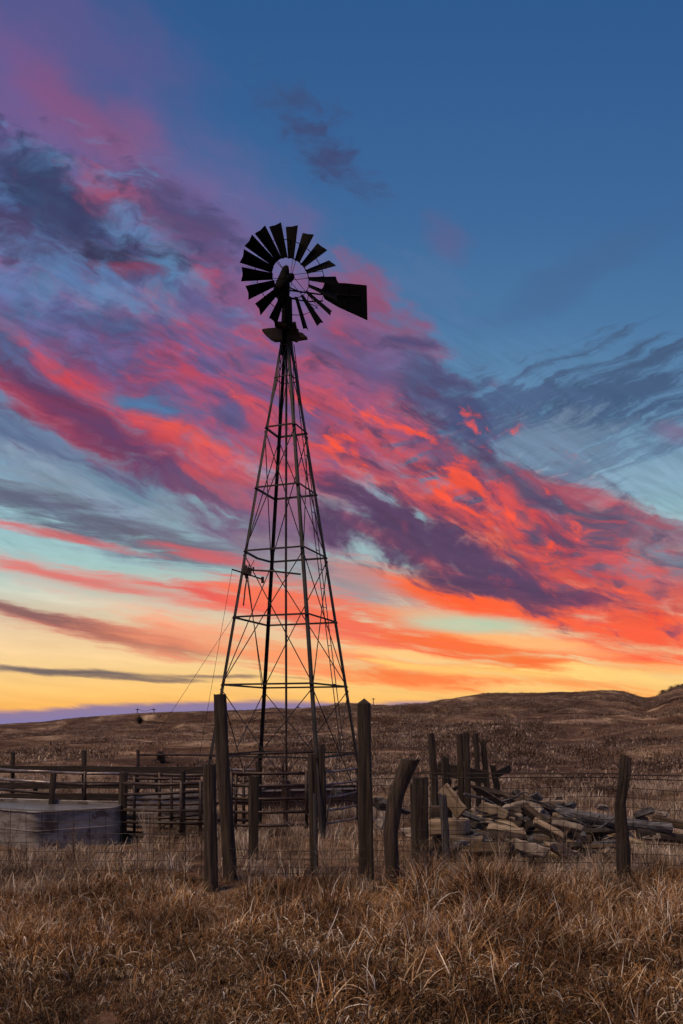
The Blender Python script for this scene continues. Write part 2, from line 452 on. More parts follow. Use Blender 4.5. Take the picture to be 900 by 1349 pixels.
class MB:
    """collects geometry for ONE mesh object, in world coordinates"""
    def __init__(s):
        s.v = []; s.f = []
    def add(s, vs, fs):
        b = len(s.v)
        s.v.extend([tuple(p) for p in vs])
        s.f.extend([tuple(i + b for i in f) for f in fs])
    def box(s, c, size, M=None):
        hx, hy, hz = size[0] / 2, size[1] / 2, size[2] / 2
        vs = [Vector((x, y, z)) for x in (-hx, hx) for y in (-hy, hy) for z in (-hz, hz)]
        if M is not None: vs = [M @ p for p in vs]
        vs = [p + Vector(c) for p in vs]
        s.add(vs, [(0, 1, 3, 2), (4, 6, 7, 5), (0, 4, 5, 1), (2, 3, 7, 6), (0, 2, 6, 4), (1, 5, 7, 3)])
    def sweep(s, pts, prof, up=Vector((0, 0, 1)), scales=None, caps=True):
        """profile [(a,b)] swept along pts"""
        pts = [Vector(p) for p in pts]
        n = len(prof); vs = []; fs = []
        for i, p in enumerate(pts):
            t = (pts[min(i + 1, len(pts) - 1)] - pts[max(i - 1, 0)]).normalized()
            u = up if abs(t.dot(up)) < 0.95 else Vector((1, 0, 0))
            a = t.cross(u).normalized(); b = a.cross(t).normalized()
            k = scales[i] if scales else 1.0
            for (q, r) in prof: vs.append(p + a * q * k + b * r * k)
        for i in range(len(pts) - 1):
            for j in range(n):
                j2 = (j + 1) % n
                fs.append((i * n + j, i * n + j2, (i + 1) * n + j2, (i + 1) * n + j))
        if caps:
            fs.append(tuple(range(n - 1, -1, -1)))
            fs.append(tuple(range((len(pts) - 1) * n, len(pts) * n)))
        s.add(vs, fs)
    def tube(s, pts, r, n=6, scales=None):
        prof = [(r * math.cos(2 * math.pi * k / n), r * math.sin(2 * math.pi * k / n)) for k in range(n)]
        s.sweep(pts, prof, scales=scales)
    def angle_iron(s, p0, p1, w, t=0.006, up=Vector((0, 0, 1)), flip=1):
        prof = [(0, 0), (w * flip, 0), (w * flip, t), (t * flip, t), (t * flip, w), (0, w)]
        if flip < 0: prof = prof[::-1]
        s.sweep([p0, p1], prof, up=up)
    def extrude(s, poly, off):
        """3-D polygon pushed along off"""
        poly = [Vector(p) for p in poly]; n = len(poly); off = Vector(off)
        vs = poly + [p + off for p in poly]
        fs = [tuple(range(n)), tuple(range(2 * n - 1, n - 1, -1))]
        for j in range(n):
            j2 = (j + 1) % n
            fs.append((j, j + n, j2 + n, j2))
        s.add(vs, fs)
    def build(s, name, mat, parent=None, origin=None, smooth=False, bevel=0.0):
        me = bpy.data.meshes.new(name)
        pw = Vector(parent.location) if parent is not None else Vector((0, 0, 0))
        if parent is not None and parent.parent is not None: pw = Vector(parent['_w'])
        o = bpy.data.objects.new(name, me)
        org = Vector(origin) if origin is not None else pw
        me.from_pydata([tuple(Vector(p) - org) for p in s.v], [], s.f)
        me.materials.append(mat)
        me.update()
        bm = bmesh.new(); bm.from_mesh(me)
        bmesh.ops.recalc_face_normals(bm, faces=bm.faces[:])
        bm.to_mesh(me); bm.free()
        if smooth:
            for p in me.polygons: p.use_smooth = True
        COL.objects.link(o)
        if parent is not None:
            o.parent = parent
            o.location = org - pw
        else:
            o.location = org
        o['_w'] = tuple(org)
        if bevel > 0:
            b = o.modifiers.new("bevel", 'BEVEL'); b.width = bevel; b.segments = 1; b.limit_method = 'ANGLE'
        return o

# ------------------------------------------------------------------ materials
def new_mat(name):
    m = bpy.data.materials.new(name); m.use_nodes = True
    T = NT(m.node_tree)
    return m, T, T.n['Principled BSDF']

def surf(name, cols, scale=(6, 6, 6), rough=0.85, metal=0.0, bump=0.3, bscale=None, detail=6, stops=(0.3, 0.7),
         spots=None, vary=0.35, bdist=0.01):
    """two or three tone worn surface, noise in object space"""
    m, T, B = new_mat(name)
    tc = T.n.new('ShaderNodeTexCoord')
    oi = T.n.new('ShaderNodeObjectInfo')
    v = T.vmath('ADD', tc.outputs['Object'], T.vmath('SCALE', T.comb(oi.outputs['Random'], oi.outputs['Random'], oi.outputs['Random']), scale=37.0))
    m1 = T.mapping(v, (0, 0, 0), 0, scale, 'POINT')
    n1 = T.noise(m1, 1.0, detail, 0.62, 0.3)
    n2 = T.noise(v, 2.3, 3, 0.5)
    k = len(cols)
    st = [(stops[0] + (stops[1] - stops[0]) * i / (k - 1), (*c, 1)) for i, c in enumerate(cols)]
    c = T.ramp(n1, st)
    val = T.math('MULTIPLY_ADD', T.math('ADD', n2, oi.outputs['Random']), vary, 1.0 - vary)
    c = T.mix(1.0, c, T.comb(val, val, val), 'MULTIPLY')
    if spots:
        sp = T.range(T.noise(v, spots[1], 4, 0.6), spots[2], spots[2] + 0.08)
        c = T.mix(T.math('MULTIPLY', sp, spots[3]), c, (*spots[0], 1))
    T.put(B.inputs['Base Color'], c)
    B.inputs['Roughness'].default_value = rough
    B.inputs['Metallic'].default_value = metal
    if bump:
        b = T.n.new('ShaderNodeBump'); b.inputs['Strength'].default_value = bump; b.inputs['Distance'].default_value = bdist
        T.put(b.inputs['Height'], n1)
        T.l.new(b.outputs[0], B.inputs['Normal'])
    return m

M_POST = surf('weathered_post_wood', [(0.01116, 0.0062, 0.00372), (0.0372, 0.02356, 0.01488), (0.0806, 0.0558, 0.03844)], (26, 26, 1.6), 0.9, 0, 1.0, bdist=0.02)
M_POSTG = surf('grey_post_wood', [(0.018, 0.0144, 0.0144), (0.06, 0.0528, 0.0528), (0.12, 0.108, 0.108)], (26, 26, 1.6), 0.9, 0, 1.0, bdist=0.02)
M_PLANK = surf('plank_wood', [(0.018, 0.0108, 0.006), (0.066, 0.0408, 0.024), (0.132, 0.087, 0.054)], (1.6, 24, 24), 0.9, 0, 0.8, bdist=0.01)
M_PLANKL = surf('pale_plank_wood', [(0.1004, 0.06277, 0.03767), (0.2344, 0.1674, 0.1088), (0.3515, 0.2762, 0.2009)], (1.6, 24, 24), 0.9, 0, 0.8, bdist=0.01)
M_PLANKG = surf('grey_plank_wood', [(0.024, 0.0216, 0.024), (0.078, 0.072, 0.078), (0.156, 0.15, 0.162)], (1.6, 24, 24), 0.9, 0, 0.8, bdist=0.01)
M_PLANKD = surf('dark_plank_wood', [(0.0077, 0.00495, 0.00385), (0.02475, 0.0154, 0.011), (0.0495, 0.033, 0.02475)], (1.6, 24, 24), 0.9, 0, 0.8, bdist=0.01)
M_ROCK = surf('pale_rubble_rock', [(0.0837, 0.06277, 0.05022), (0.2176, 0.1716, 0.1381), (0.3515, 0.293, 0.2427)], (5, 5, 7), 0.95, 0, 0.9, bdist=0.04)
M_ROCKD = surf('dark_rubble_rock', [(0.021, 0.0182, 0.0196), (0.063, 0.0525, 0.0504), (0.119, 0.1015, 0.0945)], (5, 5, 7), 0.95, 0, 0.9, bdist=0.04)
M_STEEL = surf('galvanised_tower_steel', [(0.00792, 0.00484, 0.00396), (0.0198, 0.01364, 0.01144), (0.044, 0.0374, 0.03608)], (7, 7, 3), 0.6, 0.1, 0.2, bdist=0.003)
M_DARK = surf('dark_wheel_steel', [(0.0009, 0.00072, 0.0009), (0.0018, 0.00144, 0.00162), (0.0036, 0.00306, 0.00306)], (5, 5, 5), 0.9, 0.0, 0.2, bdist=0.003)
M_RUST = surf('rusty_pipe', [(0.0168, 0.00768, 0.00528), (0.0408, 0.0216, 0.01536), (0.0816, 0.0576, 0.048)], (9, 9, 9), 0.55, 0.3, 0.3, bdist=0.004)
M_PIPEL = surf('worn_bare_pipe', [(0.0675, 0.045, 0.0375), (0.21, 0.165, 0.15), (0.36, 0.315, 0.3)], (7, 7, 7), 0.4, 0.5, 0.2, bdist=0.003)
M_TANK = surf('galvanised_tank', [(0.1105, 0.091, 0.0806), (0.221, 0.195, 0.1794), (0.325, 0.299, 0.2834)], (1.4, 1.4, 5.0), 0.7, 0.1, 0.5,
              spots=((0.065, 0.032, 0.018), 4.0, 0.55, 0.75), bdist=0.02, vary=0.3, stops=(0.36, 0.62))
M_WIRE = surf('old_wire', [(0.012, 0.008, 0.007), (0.035, 0.025, 0.02)], (9, 9, 9), 0.6, 0.4, 0.0)
M_DARK.node_tree.nodes['Principled BSDF'].inputs['Specular IOR Level'].default_value = 0.12
M_BUSH = surf('dead_brush', [(0.012, 0.009, 0.008), (0.04, 0.028, 0.022)], (9, 9, 9), 0.95, 0, 0.0)

m, T, Bs = new_mat('iced_tank_water')
Bs.inputs['Base Color'].default_value = (0.11, 0.105, 0.105, 1); Bs.inputs['Roughness'].default_value = 0.35
bn = T.n.new('ShaderNodeBump'); bn.inputs['Strength'].default_value = 0.12
T.put(bn.inputs['Height'], T.noise(T.n.new('ShaderNodeTexCoord').outputs['Object'], 9.0, 3)); T.l.new(bn.outputs[0], Bs.inputs['Normal'])
M_WATER = m

# ------------------------------------------------------------------ terrain
SKYLINE = [(-900, 972), (-300, 960), (0, 954), (60, 951), (87, 947), (130, 943), (179, 939.5), (220, 938), (260, 937), (330, 936.5), (420, 936), (490, 932.5), (530, 930),
           (570, 926.6), (605, 923.5), (640, 920.5), (680, 919), (720, 917.5), (755, 915.5), (775, 913.5), (790, 911.5), (807, 911), (820, 912), (832, 915.5),
           (842, 919), (850, 920.5), (862, 919), (868, 917), (873, 913.5), (881, 911), (888, 907.5), (894, 906), (905, 904), (960, 896), (1200, 905), (1700, 925), (2600, 940)]
_sx = np.array([math.atan((p - 450) / FPX) for p, _ in SKYLINE])
_sy = np.array([(HOR - q) / FPX * math.cos(math.atan((p - 450) / FPX)) for p, q in SKYLINE])   # tan of elevation
def skyline(a):
    return np.interp(a, _sx, _sy)
def ridge_d(a):
    return 150 + 75 * np.clip((a + 0.25) / 0.6, -0.3, 1.3)

_rng = np.random.RandomState(5)
_lat = _rng.rand(3, 256, 256)
def vnoise(x, y, k=0):
    x = np.asarray(x, float); y = np.asarray(y, float)
    xi = np.floor(x).astype(int); yi = np.floor(y).astype(int)
    fx = x - xi; fy = y - yi
    fx = fx * fx * (3 - 2 * fx); fy = fy * fy * (3 - 2 * fy)
    L = _lat[k]
    a = L[xi % 256, yi % 256]; b = L[(xi + 1) % 256, yi % 256]
    c = L[xi % 256, (yi + 1) % 256]; d = L[(xi + 1) % 256, (yi + 1) % 256]
    return (a * (1 - fx) + b * fx) * (1 - fy) + (c * (1 - fx) + d * fx) * fy
def fbm(x, y, o=4, k=0):
    s = 0; amp = 0.5; t = 0
    for i in range(o):
        s = s + amp * vnoise(x * 2 ** i + 17.3 * i, y * 2 ** i + 9.1 * i, k); t += amp; amp *= 0.5
    return s / t - 0.5

def smooth01(t):
    t = np.clip(t, 0, 1); return t * t * (3 - 2 * t)

def terrain(x, y):
    x = np.asarray(x, float); y = np.asarray(y, float)
    r = np.hypot(x, y); a = np.arctan2(x, y)
    D = ridge_d(a)
    el = skyline(a)
    ztop = EYE + el * D
    t = (r - 24) / (D - 24)
    rise = ztop * (0.35 * np.clip(t, 0, 1) + 0.65 * smooth01(t) ) 
    lump = fbm(x / 30, y / 22, 4, 1) * 3.6 + fbm(x / 9, y / 9, 3, 0) * 0.7
    win = smooth01((r - 22) / 40) * (1 - smooth01((t - 0.62) / 0.34))
    z = rise + lump * win
    # steep short banks and gullies on the slope
    bank = smooth01((fbm(x / 34 + 5, y / 17, 4, 2) + 0.02) / 0.10) * 1.1
    z = z + (bank - 0.55) * win * 0.9
    # far side of the ridge falls away to the lower plain
    z = np.where(t > 1, ztop - (r - D) * 0.035 - 6 * smooth01((r - D) / 200) , z)
    z = np.maximum(z, -170)
    front = smooth01((math.pi * 0.75 - np.abs(a)) / 0.5)
    z = z * front
    near = fbm(x / 2.1, y / 2.1, 3, 0) * 0.16 + fbm(x / 0.5, y / 0.5, 2, 1) * 0.04
    return z + near * (1 - smooth01((r - 30) / 30)) + (0.55 * fbm(x / 3.5, y / 3.5, 2, 2)) * smooth01((r - 24) / 30) * (1 - smooth01((t - 0.55) / 0.35))

def tz(x, y):
    return float(terrain(np.array([x]), np.array([y]))[0])

def build_ground():
    az = np.concatenate([np.arange(-180, -34, 3.0), np.arange(-34, 34.01, 0.22), np.arange(37, 180.1, 3.0)])
    az = np.radians(az)
    rr = np.concatenate([[0.3, 1, 2, 3], 3.6 * (1.0185 ** np.arange(0, 235)), 3.6 * 1.0185 ** 235 * (1.12 ** np.arange(0, 28))])
    A, Rr = np.meshgrid(az, rr)
    X = np.sin(A) * Rr; Y = np.cos(A) * Rr
    Z = terrain(X, Y)
    nA = len(az); nR = len(rr)
    v = np.stack([X, Y, Z], -1).reshape(-1, 3)
    i = np.arange(nR - 1)[:, None] * nA; j = np.arange(nA - 1)[None, :]
    q = np.stack([i + j, i + j + 1, i + nA + j + 1, i + nA + j], -1).reshape(-1, 4)
    me = bpy.data.meshes.new('ground')
    me.vertices.add(len(v)); me.vertices.foreach_set('co', v.ravel().astype('f'))
    me.loops.add(q.size); me.loops.foreach_set('vertex_index', q[:, ::-1].ravel().astype('i'))
    me.polygons.add(len(q)); me.polygons.foreach_set('loop_start', np.arange(0, q.size, 4).astype('i'))
    me.update(); me.validate()
    me.polygons.foreach_set('use_smooth', np.ones(len(q), bool))
    o = bpy.data.objects.new('ground', me); COL.objects.link(o)
    tag(o, kind='structure')
    m, T, B = new_mat('dry_prairie_soil')
    g = T.n.new('ShaderNodeNewGeometry').outputs['Position']
    n_big = T.noise(g, 0.05, 5, 0.6, 0.5)
    n_mid = T.noise(g, 0.22, 7, 0.66, 0.5)
    n_fine = T.noise(g, 5.0, 6, 0.7)
    c = T.ramp(n_mid, [(0.32, (0.028, 0.016, 0.012, 1)), (0.44, (0.075, 0.045, 0.033, 1)), (0.54, (0.14, 0.092, 0.065, 1)), (0.66, (0.34, 0.255, 0.185, 1))])
    c2 = T.ramp(n_big, [(0.35, (0.85, 0.7, 0.66, 1)), (0.5, (1.3, 1.2, 1.12, 1)), (0.65, (1.65, 1.5, 1.3, 1))])
    c = T.mix(1.0, c, c2, 'MULTIPLY')
    f = T.range(n_fine, 0.3, 0.75, 0.45, 1.4)
    c = T.mix(1.0, c, T.comb(f, f, f), 'MULTIPLY')
    T.put(B.inputs['Base Color'], c); B.inputs['Roughness'].default_value = 1.0
    B.inputs['Specular IOR Level'].default_value = 0.1
    bn = T.n.new('ShaderNodeBump'); bn.inputs['Strength'].default_value = 0.9; bn.inputs['Distance'].default_value = 0.25
    T.put(bn.inputs['Height'], T.math('ADD', T.noise(g, 1.3, 6, 0.7), T.math('MULTIPLY', n_fine, 0.3))); T.l.new(bn.outputs[0], B.inputs['Normal'])
    me.materials.append(m)
build_ground()

# ------------------------------------------------------------------ windmill
TD = 15.2
TC = Vector(((377.5 - 450) / FPX * TD, TD, 0.0))
CORN = {'A': Vector((-.907, -.42, 0)), 'C': Vector((.42, -.907, 0)), 'D': Vector((.907, .42, 0)), 'B': Vector((-.42, .907, 0))}
def tower_r(z): return 1.68 - 0.1775 * z
def corner(k, z): return TC + CORN[k] * tower_r(z) + Vector((0, 0, z))
LEV = [1.31, 2.56, 3.76, 4.95, 6.10, 7.21]

def build_windmill():
    root = empty('windmill', TC)
    tag(root, 'tall steel lattice windmill with many-bladed wheel and tail vane, silhouetted against the sunset', 'windmill')
    ordk = ['A', 'C', 'D', 'B']
    for k in ordk:
        b = MB()
        tan = CORN[k].cross(Vector((0, 0, 1)))
        p0 = corner(k, -0.25); p1 = corner(k, 9.0)
        # angle iron, opening to the middle of the tower
        w = 0.062; t = 0.007
        a1 = (-CORN[k] + tan).normalized(); a2 = (-CORN[k] - tan).normalized()
        for (u, v) in ((a1, a2), (a2, a1)):
            q = [p0, p0 + u * w, p0 + u * w + v * t, p0 + v * t]
            tp = [p1, p1 + u * w * .75, p1 + u * w * .75 + v * t, p1 + v * t]
            b.add(q + tp, [(0, 1, 2, 3), (7, 6, 5, 4), (0, 4, 5, 1), (1, 5, 6, 2), (2, 6, 7, 3), (3, 7, 4, 0)])
        b.build('leg', M_STEEL, root)
    for z in LEV:
        for i in range(4):
            k1, k2 = ordk[i], ordk[(i + 1) % 4]
            p, q = corner(k1, z), corner(k2, z)
            b = MB()
            sag = -0.035 if (abs(z - 4.95) < .1 and {k1, k2} == {'A', 'B'}) else 0.0
            mid = (p + q) / 2 + Vector((0, 0, sag))
            up = Vector((0, 0, 1))
            prof = [(0, 0), (0.032, 0), (0.032, 0.005), (0.005, 0.005), (0.005, 0.032), (0, 0.032)]
            b.sweep([p, mid, q], prof, up=up)
            b.build('girt', M_STEEL, root)
    spans = [(0.02, 2.50), (2.56, 4.90), (4.95, 7.16), (7.21, 8.85)]
    for (z0, z1) in spans:
        for i in range(4):
            k1, k2 = ordk[i], ordk[(i + 1) % 4]
            n = (CORN[k1] + CORN[k2]).normalized()
            for s, (u, v) in enumerate(((k1, k2), (k2, k1))):
                b = MB()
                off = n * (0.006 - 0.016 * s)
                b.tube([corner(u, z0) + off, corner(v, z1) + off], 0.0095 if z0 < 7 else 0.0075, 5)
                b.build('cross_brace', M_STEEL, root)
    # small sub-frames high up
    for z in (8.15, 8.75):
        for i in range(4):
            b = MB(); b.tube([corner(ordk[i], z), corner(ordk[(i + 1) % 4], z)], 0.01, 5)
            b.build('girt', M_STEEL, root)
    # centre drop pipe and pump rod
    b = MB(); b.tube([TC + Vector((0, 0, 0.1)), TC + Vector((-.01, 0, 4.6)), TC + Vector((0, 0, 8.9))], 0.021, 8)
    b.build('drop_pipe', M_RUST, root)
    # ladder on the right face
    lad = MB()
    def lp(z, s):
        f = 0.56 + 0.0 * z
        c = corner('C', z).lerp(corner('D', z), f)
        dirv = (corner('D', 1) - corner('C', 1)).normalized()
        out = Vector((dirv.y, -dirv.x, 0)) * 0.03
        return c + dirv * (0.075 * s) * (1.25 - 0.04 * z) + out
    for s in (-1, 1):
        lad.tube([lp(1.4, s), lp(5, s), lp(8.8, s)], 0.0085, 5)
    lo = lad.build('ladder', M_STEEL, root)
    z = 2.25
    while z < 8.7:
        b = MB(); b.tube([lp(z, -1), lp(z, 1)], 0.007, 5)
        b.build('rung', M_STEEL, lo); z += 0.345
    # platform of worn boards below the wheel
    zt = 9.0
    def bd(c1, c2, w, th=0.035):
        b = MB(); c1 = Vector(c1); c2 = Vector(c2)
        b.sweep([c1, c1.lerp(c2, .5) + Vector((0, 0, -.008)), c2], [(-w / 2, -th / 2), (w / 2, -th / 2), (w / 2, th / 2), (-w / 2, th / 2)])
        return b.build('platform_board', M_PLANKD, root, bevel=0.004)
    T0 = TC
    bd(T0 + Vector((-.20, -.12, zt + .07)), T0 + Vector((.18, -.12, zt + .05)), .17)
    bd(T0 + Vector((-.22, .10, zt + .03)), T0 + Vector((.20, .10, zt + .03)), .15)
    def wedge(pp, y0, dy):
        b = MB(); b.extrude([at(a_, c_, TD + y0) for a_, c_ in pp], (0, dy, .01)); b.build('platform_board', M_PLANKD, root)
    wedge([(345, 433.5), (353, 432.2), (363, 431.5), (372, 433), (372, 447), (362, 447.5), (357, 445), (350, 439)], -.20, .13)
    wedge([(372, 434), (386, 431), (393.5, 433.5), (391, 437), (398.5, 438.5), (405, 444.3), (393, 446), (391, 448), (386, 446.5), (372, 447)], -.05, .13)
    
    bd(T0 + Vector((-.10, -.30, zt + .05)), T0 + Vector((-.16, .32, zt + .05)), .13)
    bd(T0 + Vector((.12, -.30, zt + .045)), T0 + Vector((.15, .32, zt + .05)), .13)
    # mast
    b = MB()
    b.tube([T0 + Vector((-.03, 0, 8.6)), T0 + Vector((-.03, 0, 9.35)), T0 + Vector((-.02, 0, 9.72))], 0.05, 10, scales=[1.5, 1.2, .9])
    b.build('mast', M_DARK, root, smooth=True)
    b = MB(); b.tube([T0 + Vector((.045, -.02, 8.7)), T0 + Vector((.04, -.02, 9.75))], 0.016, 8)
    b.build('pull_out_pipe', M_STEEL, root)
    # gearbox with helmet cover
    PH = R(24)
    ax = Vector((math.sin(PH), -math.cos(PH), 0))         # the wheel looks towards this
    rt = Vector((math.cos(PH), math.sin(PH), 0))          # across the wheel
    hz = 9.84
    G = T0 + Vector((-.075, 0, hz))
    b = MB()
    rings = [(-.17, .08, .09), (-.11, .135, .15), (-.02, .15, .16), (.08, .13, .145), (.20, .10, .12), (.31, .075, .095), (.39, .05, .065), (.42, .015, .02)]
    vs = []; n = 14
    for (zz, ra, rb) in rings:
        lean = zz * 0.20 - .01
        for k in range(n):
            a = 2 * math.pi * k / n
            vs.append(G + rt * (ra * math.cos(a) + lean) + ax * (rb * math.sin(a)) + Vector((0, 0, zz - .02)))
    fs = [(i * n + k, i * n + (k + 1) % n, (i + 1) * n + (k + 1) % n, (i + 1) * n + k) for i in range(len(rings) - 1) for k in range(n)]
    fs += [tuple(range(n - 1, -1, -1)), tuple(range((len(rings) - 1) * n, len(rings) * n))]
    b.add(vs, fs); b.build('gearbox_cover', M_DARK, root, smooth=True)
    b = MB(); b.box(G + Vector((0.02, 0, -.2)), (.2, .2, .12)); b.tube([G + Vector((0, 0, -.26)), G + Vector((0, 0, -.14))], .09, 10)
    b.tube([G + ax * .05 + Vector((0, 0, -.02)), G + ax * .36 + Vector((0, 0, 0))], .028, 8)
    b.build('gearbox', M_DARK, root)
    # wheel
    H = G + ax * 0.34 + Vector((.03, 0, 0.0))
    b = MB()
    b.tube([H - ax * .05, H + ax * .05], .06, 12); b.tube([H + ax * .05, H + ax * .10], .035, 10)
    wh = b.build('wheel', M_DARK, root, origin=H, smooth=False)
    def rim(r, off, th):
        b = MB(); N = 54; pts = []
        for k in range(N + 1):
            a = 2 * math.pi * k / N
            pts.append(H + (rt * math.cos(a) + Vector((0, 0, math.sin(a)))) * r + ax * off)
        n = 4; prof = [(th, th * .5), (-th, th * .5), (-th, -th * .5), (th, -th * .5)]
        vs = []; fs = []
        for k in range(N):
            a = 2 * math.pi * k / N; e = rt * math.cos(a) + Vector((0, 0, math.sin(a)))
            for (p_, q_) in prof: vs.append(H + e * (r + q_) + ax * (off + p_))
        for k in range(N):
            k2 = (k + 1) % N
            for j in range(n): fs.append((k * n + j, k * n + (j + 1) % n, k2 * n + (j + 1) % n, k2 * n + j))
        b.add(vs, fs); return b.build('rim', M_DARK, wh)
    RI, RO, OUT = 0.355, 0.66, 0.925
    rim(RI, 0.0, .009); rim(RO, 0.01, .007)
    for k in range(6):
        a = 2 * math.pi * (k + .3) / 6
        for s in (-1, 1):
            aa = a + s * 0.07
            e = rt * math.cos(aa) + Vector((0, 0, math.sin(aa))); e0 = rt * math.cos(a + s * .5) + Vector((0, 0, math.sin(a + s * .5)))
            b = MB(); b.tube([H + e0 * .05 + ax * .05 * s, H + e * RO], .0048, 5); b.build('spoke', M_DARK, wh)
    pitch = R(33)
    for k in range(18):
        a = 2 * math.pi * (k + 0.42) / 18 
        e = rt * math.cos(a) + Vector((0, 0, math.sin(a)))
        tg = -rt * math.sin(a) + Vector((0, 0, math.cos(a)))     # counter-clockwise seen from the viewer
        # blade chord direction: tilted out of the wheel plane
        ch = (tg * math.cos(pitch) - ax * math.sin(pitch)).normalized()
        nn = e.cross(ch).normalized()
        b = MB(); vs = []; N = 5; Mr = 4
        jit = random.Random(k).uniform(-.02, .02)
        for side in (0, 1):
            for i in range(Mr):
                r = RI - .012 + (OUT - RI + .012) * i / (Mr - 1)
                w = (.054 + (.113 - .054) * (i / (Mr - 1)))
                for j in range(N):
                    s = -1 + 2 * j / (N - 1)
                    cup = (1 - s * s) * .16 * w
                    rr_ = r - (0.020 * (1 - abs(s)) if i == Mr - 1 else 0) + (0.0 if i else 0)
                    vs.append(H + e * rr_ + ch * (s * w) + nn * (cup + side * .003 + jit * s * (i / 3)))
        fs = []
        for side in (0, 1):
            o_ = side * N * Mr
            for i in range(Mr - 1):
                for j in range(N - 1):
                    f = (o_ + i * N + j, o_ + i * N + j + 1, o_ + (i + 1) * N + j + 1, o_ + (i + 1) * N + j)
                    fs.append(f if side else f[::-1])
        o_ = N * Mr
        edge = [j for j in range(N)] + [i * N + N - 1 for i in range(1, Mr)] + [(Mr - 1) * N + j for j in range(N - 2, -1, -1)] + [i * N for i in range(Mr - 2, 0, -1)]
        for q in range(len(edge)):
            q2 = (q + 1) % len(edge)
            fs.append((edge[q], edge[q2], edge[q2] + o_, edge[q] + o_))
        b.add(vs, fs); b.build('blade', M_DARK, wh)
        # bracket from blade to outer rim
    # tail: boom, braces and flared vane, folded round beside the wheel
    def tp(s, z):
        return T0 + Vector((-.02, .06, 0)) + rt * s * 1.0 + Vector((0, 0, z))
    PT = R(20)
    rt2 = Vector((math.cos(PT), math.sin(PT), 0)); nn2 = Vector((-math.sin(PT), math.cos(PT), 0))
    def tp(s, z): return T0 + rt2 * s + Vector((0, .04, z))
    b = MB()
    b.tube([tp(-.03, 9.80), tp(.62, 9.83), tp(1.45, 9.93)], .014, 6)
    b.tube([tp(-.03, 9.66), tp(.40, 9.655), tp(.70, 9.72)], .012, 6)
    b.tube([tp(.40, 9.655), tp(.42, 9.82)], .008, 5)
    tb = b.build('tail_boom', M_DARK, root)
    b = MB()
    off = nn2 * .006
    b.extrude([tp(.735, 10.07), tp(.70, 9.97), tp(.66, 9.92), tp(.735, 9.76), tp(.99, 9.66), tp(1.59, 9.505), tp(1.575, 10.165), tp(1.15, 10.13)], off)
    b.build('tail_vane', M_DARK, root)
    for s, za, zb in ((.80, 9.765, 10.07), (1.18, 9.63, 10.12)):
        b = MB(); b.sweep([tp(s, za) - off, tp(s, zb) - off], [(-.012, -.004), (.012, -.004), (.012, .004), (-.012, .004)]); b.build('vane_stiffener', M_DARK, root)
    b = MB(); b.tube([tp(.3, 9.66), tp(.55, 9.60), tp(.60, 9.56)], .007, 5); b.tube([tp(.02, 9.86), tp(.3, 9.80)], .012, 5)
    b.build('furl_lever', M_DARK, root)
    # cross arm clamped to the left leg
    def pt(px, py, d=TD - .45): return at(px, py, d)
    b = MB(); b.tube([pt(321, 750.5), pt(360, 752.5), pt(396.5, 756.5)], .017, 6); b.build('cross_arm', M_RUST, root)
    b = MB(); b.tube([pt(305.5, 750, TD - .6), pt(325, 756, TD - .5), pt(346.5, 763.5, TD - .4)], .014, 6); b.tube([pt(346, 760, TD - .4), pt(346, 768, TD - .4)], .028, 7)
    b.build('cross_arm', M_RUST, root)
    b = MB(); b.box(pt(326, 753, TD - .44), (.14, .12, .13), Matrix.Rotation(R(8), 3, 'Y')); b.tube([pt(324, 745, TD - .44), pt(325, 762, TD - .44)], .03, 7)
    b.tube([pt(329, 743, TD - .5), pt(327, 750, TD - .5)], .012, 5); b.tube([pt(334, 747, TD - .5), pt(334, 752, TD - .5)], .018, 5)
    b.build('arm_clamp', M_RUST, root)
    b = MB(); b.tube([pt(326, 757), pt(323, 776), pt(320.8, 798)], .013, 6); b.build('hanging_rod', M_RUST, root)
    for (p, q) in (((327, 760), (345, 905)), ((335, 738), (328, 752))):
        b = MB(); b.tube([pt(*p), pt(*q)], .006, 5); b.build('control_wire', M_WIRE, root)
    b = MB(); b.tube([pt(305.8, 751, TD - .6), Vector((at(246, 1100, 14.8).x, 14.8, 0.02))], .0035, 4); b.build('guy_wire', M_WIRE, root)
    q = at(128, 1092, 15.2)
    b = MB(); b.tube([corner('A', 3.76), Vector((q.x, q.y, 0.02))], .0035, 4); b.build('guy_wire', M_WIRE, root)
build_windmill()

# hand pump head under the tower
def build_pump():
    base = Vector((at(377, 1075, TD + .05).x, TD - .10, 0))
    root = empty('pump', base); tag(root, 'rusty well pump standing under the middle of the windmill tower', 'pump')
    b = MB(); b.tube([base + Vector((0, 0, -.05)), base + Vector((0, 0, .75))], .045, 9); b.tube([base + Vector((0, 0, .05)), base + Vector((0, 0, .1))], .1, 9)
    b.tube([base + Vector((0, 0, .55)), base + Vector((0, 0, .86))], .075, 9); b.build('pump_body', M_RUST, root)
    b = MB(); b.tube([base + Vector((.02, 0, .5)), base + Vector((.16, -.02, .5)), base + Vector((.19, -.02, .42))], .03, 7); b.build('spout', M_RUST, root)
    b = MB(); b.tube([base + Vector((-.03, 0, .8)), base + Vector((-.05, 0, 1.12)), base + Vector((-.02, 0, 1.22)), base + Vector((.01, 0, 1.15))], .022, 7); b.build('handle', M_RUST, root)
build_pump()

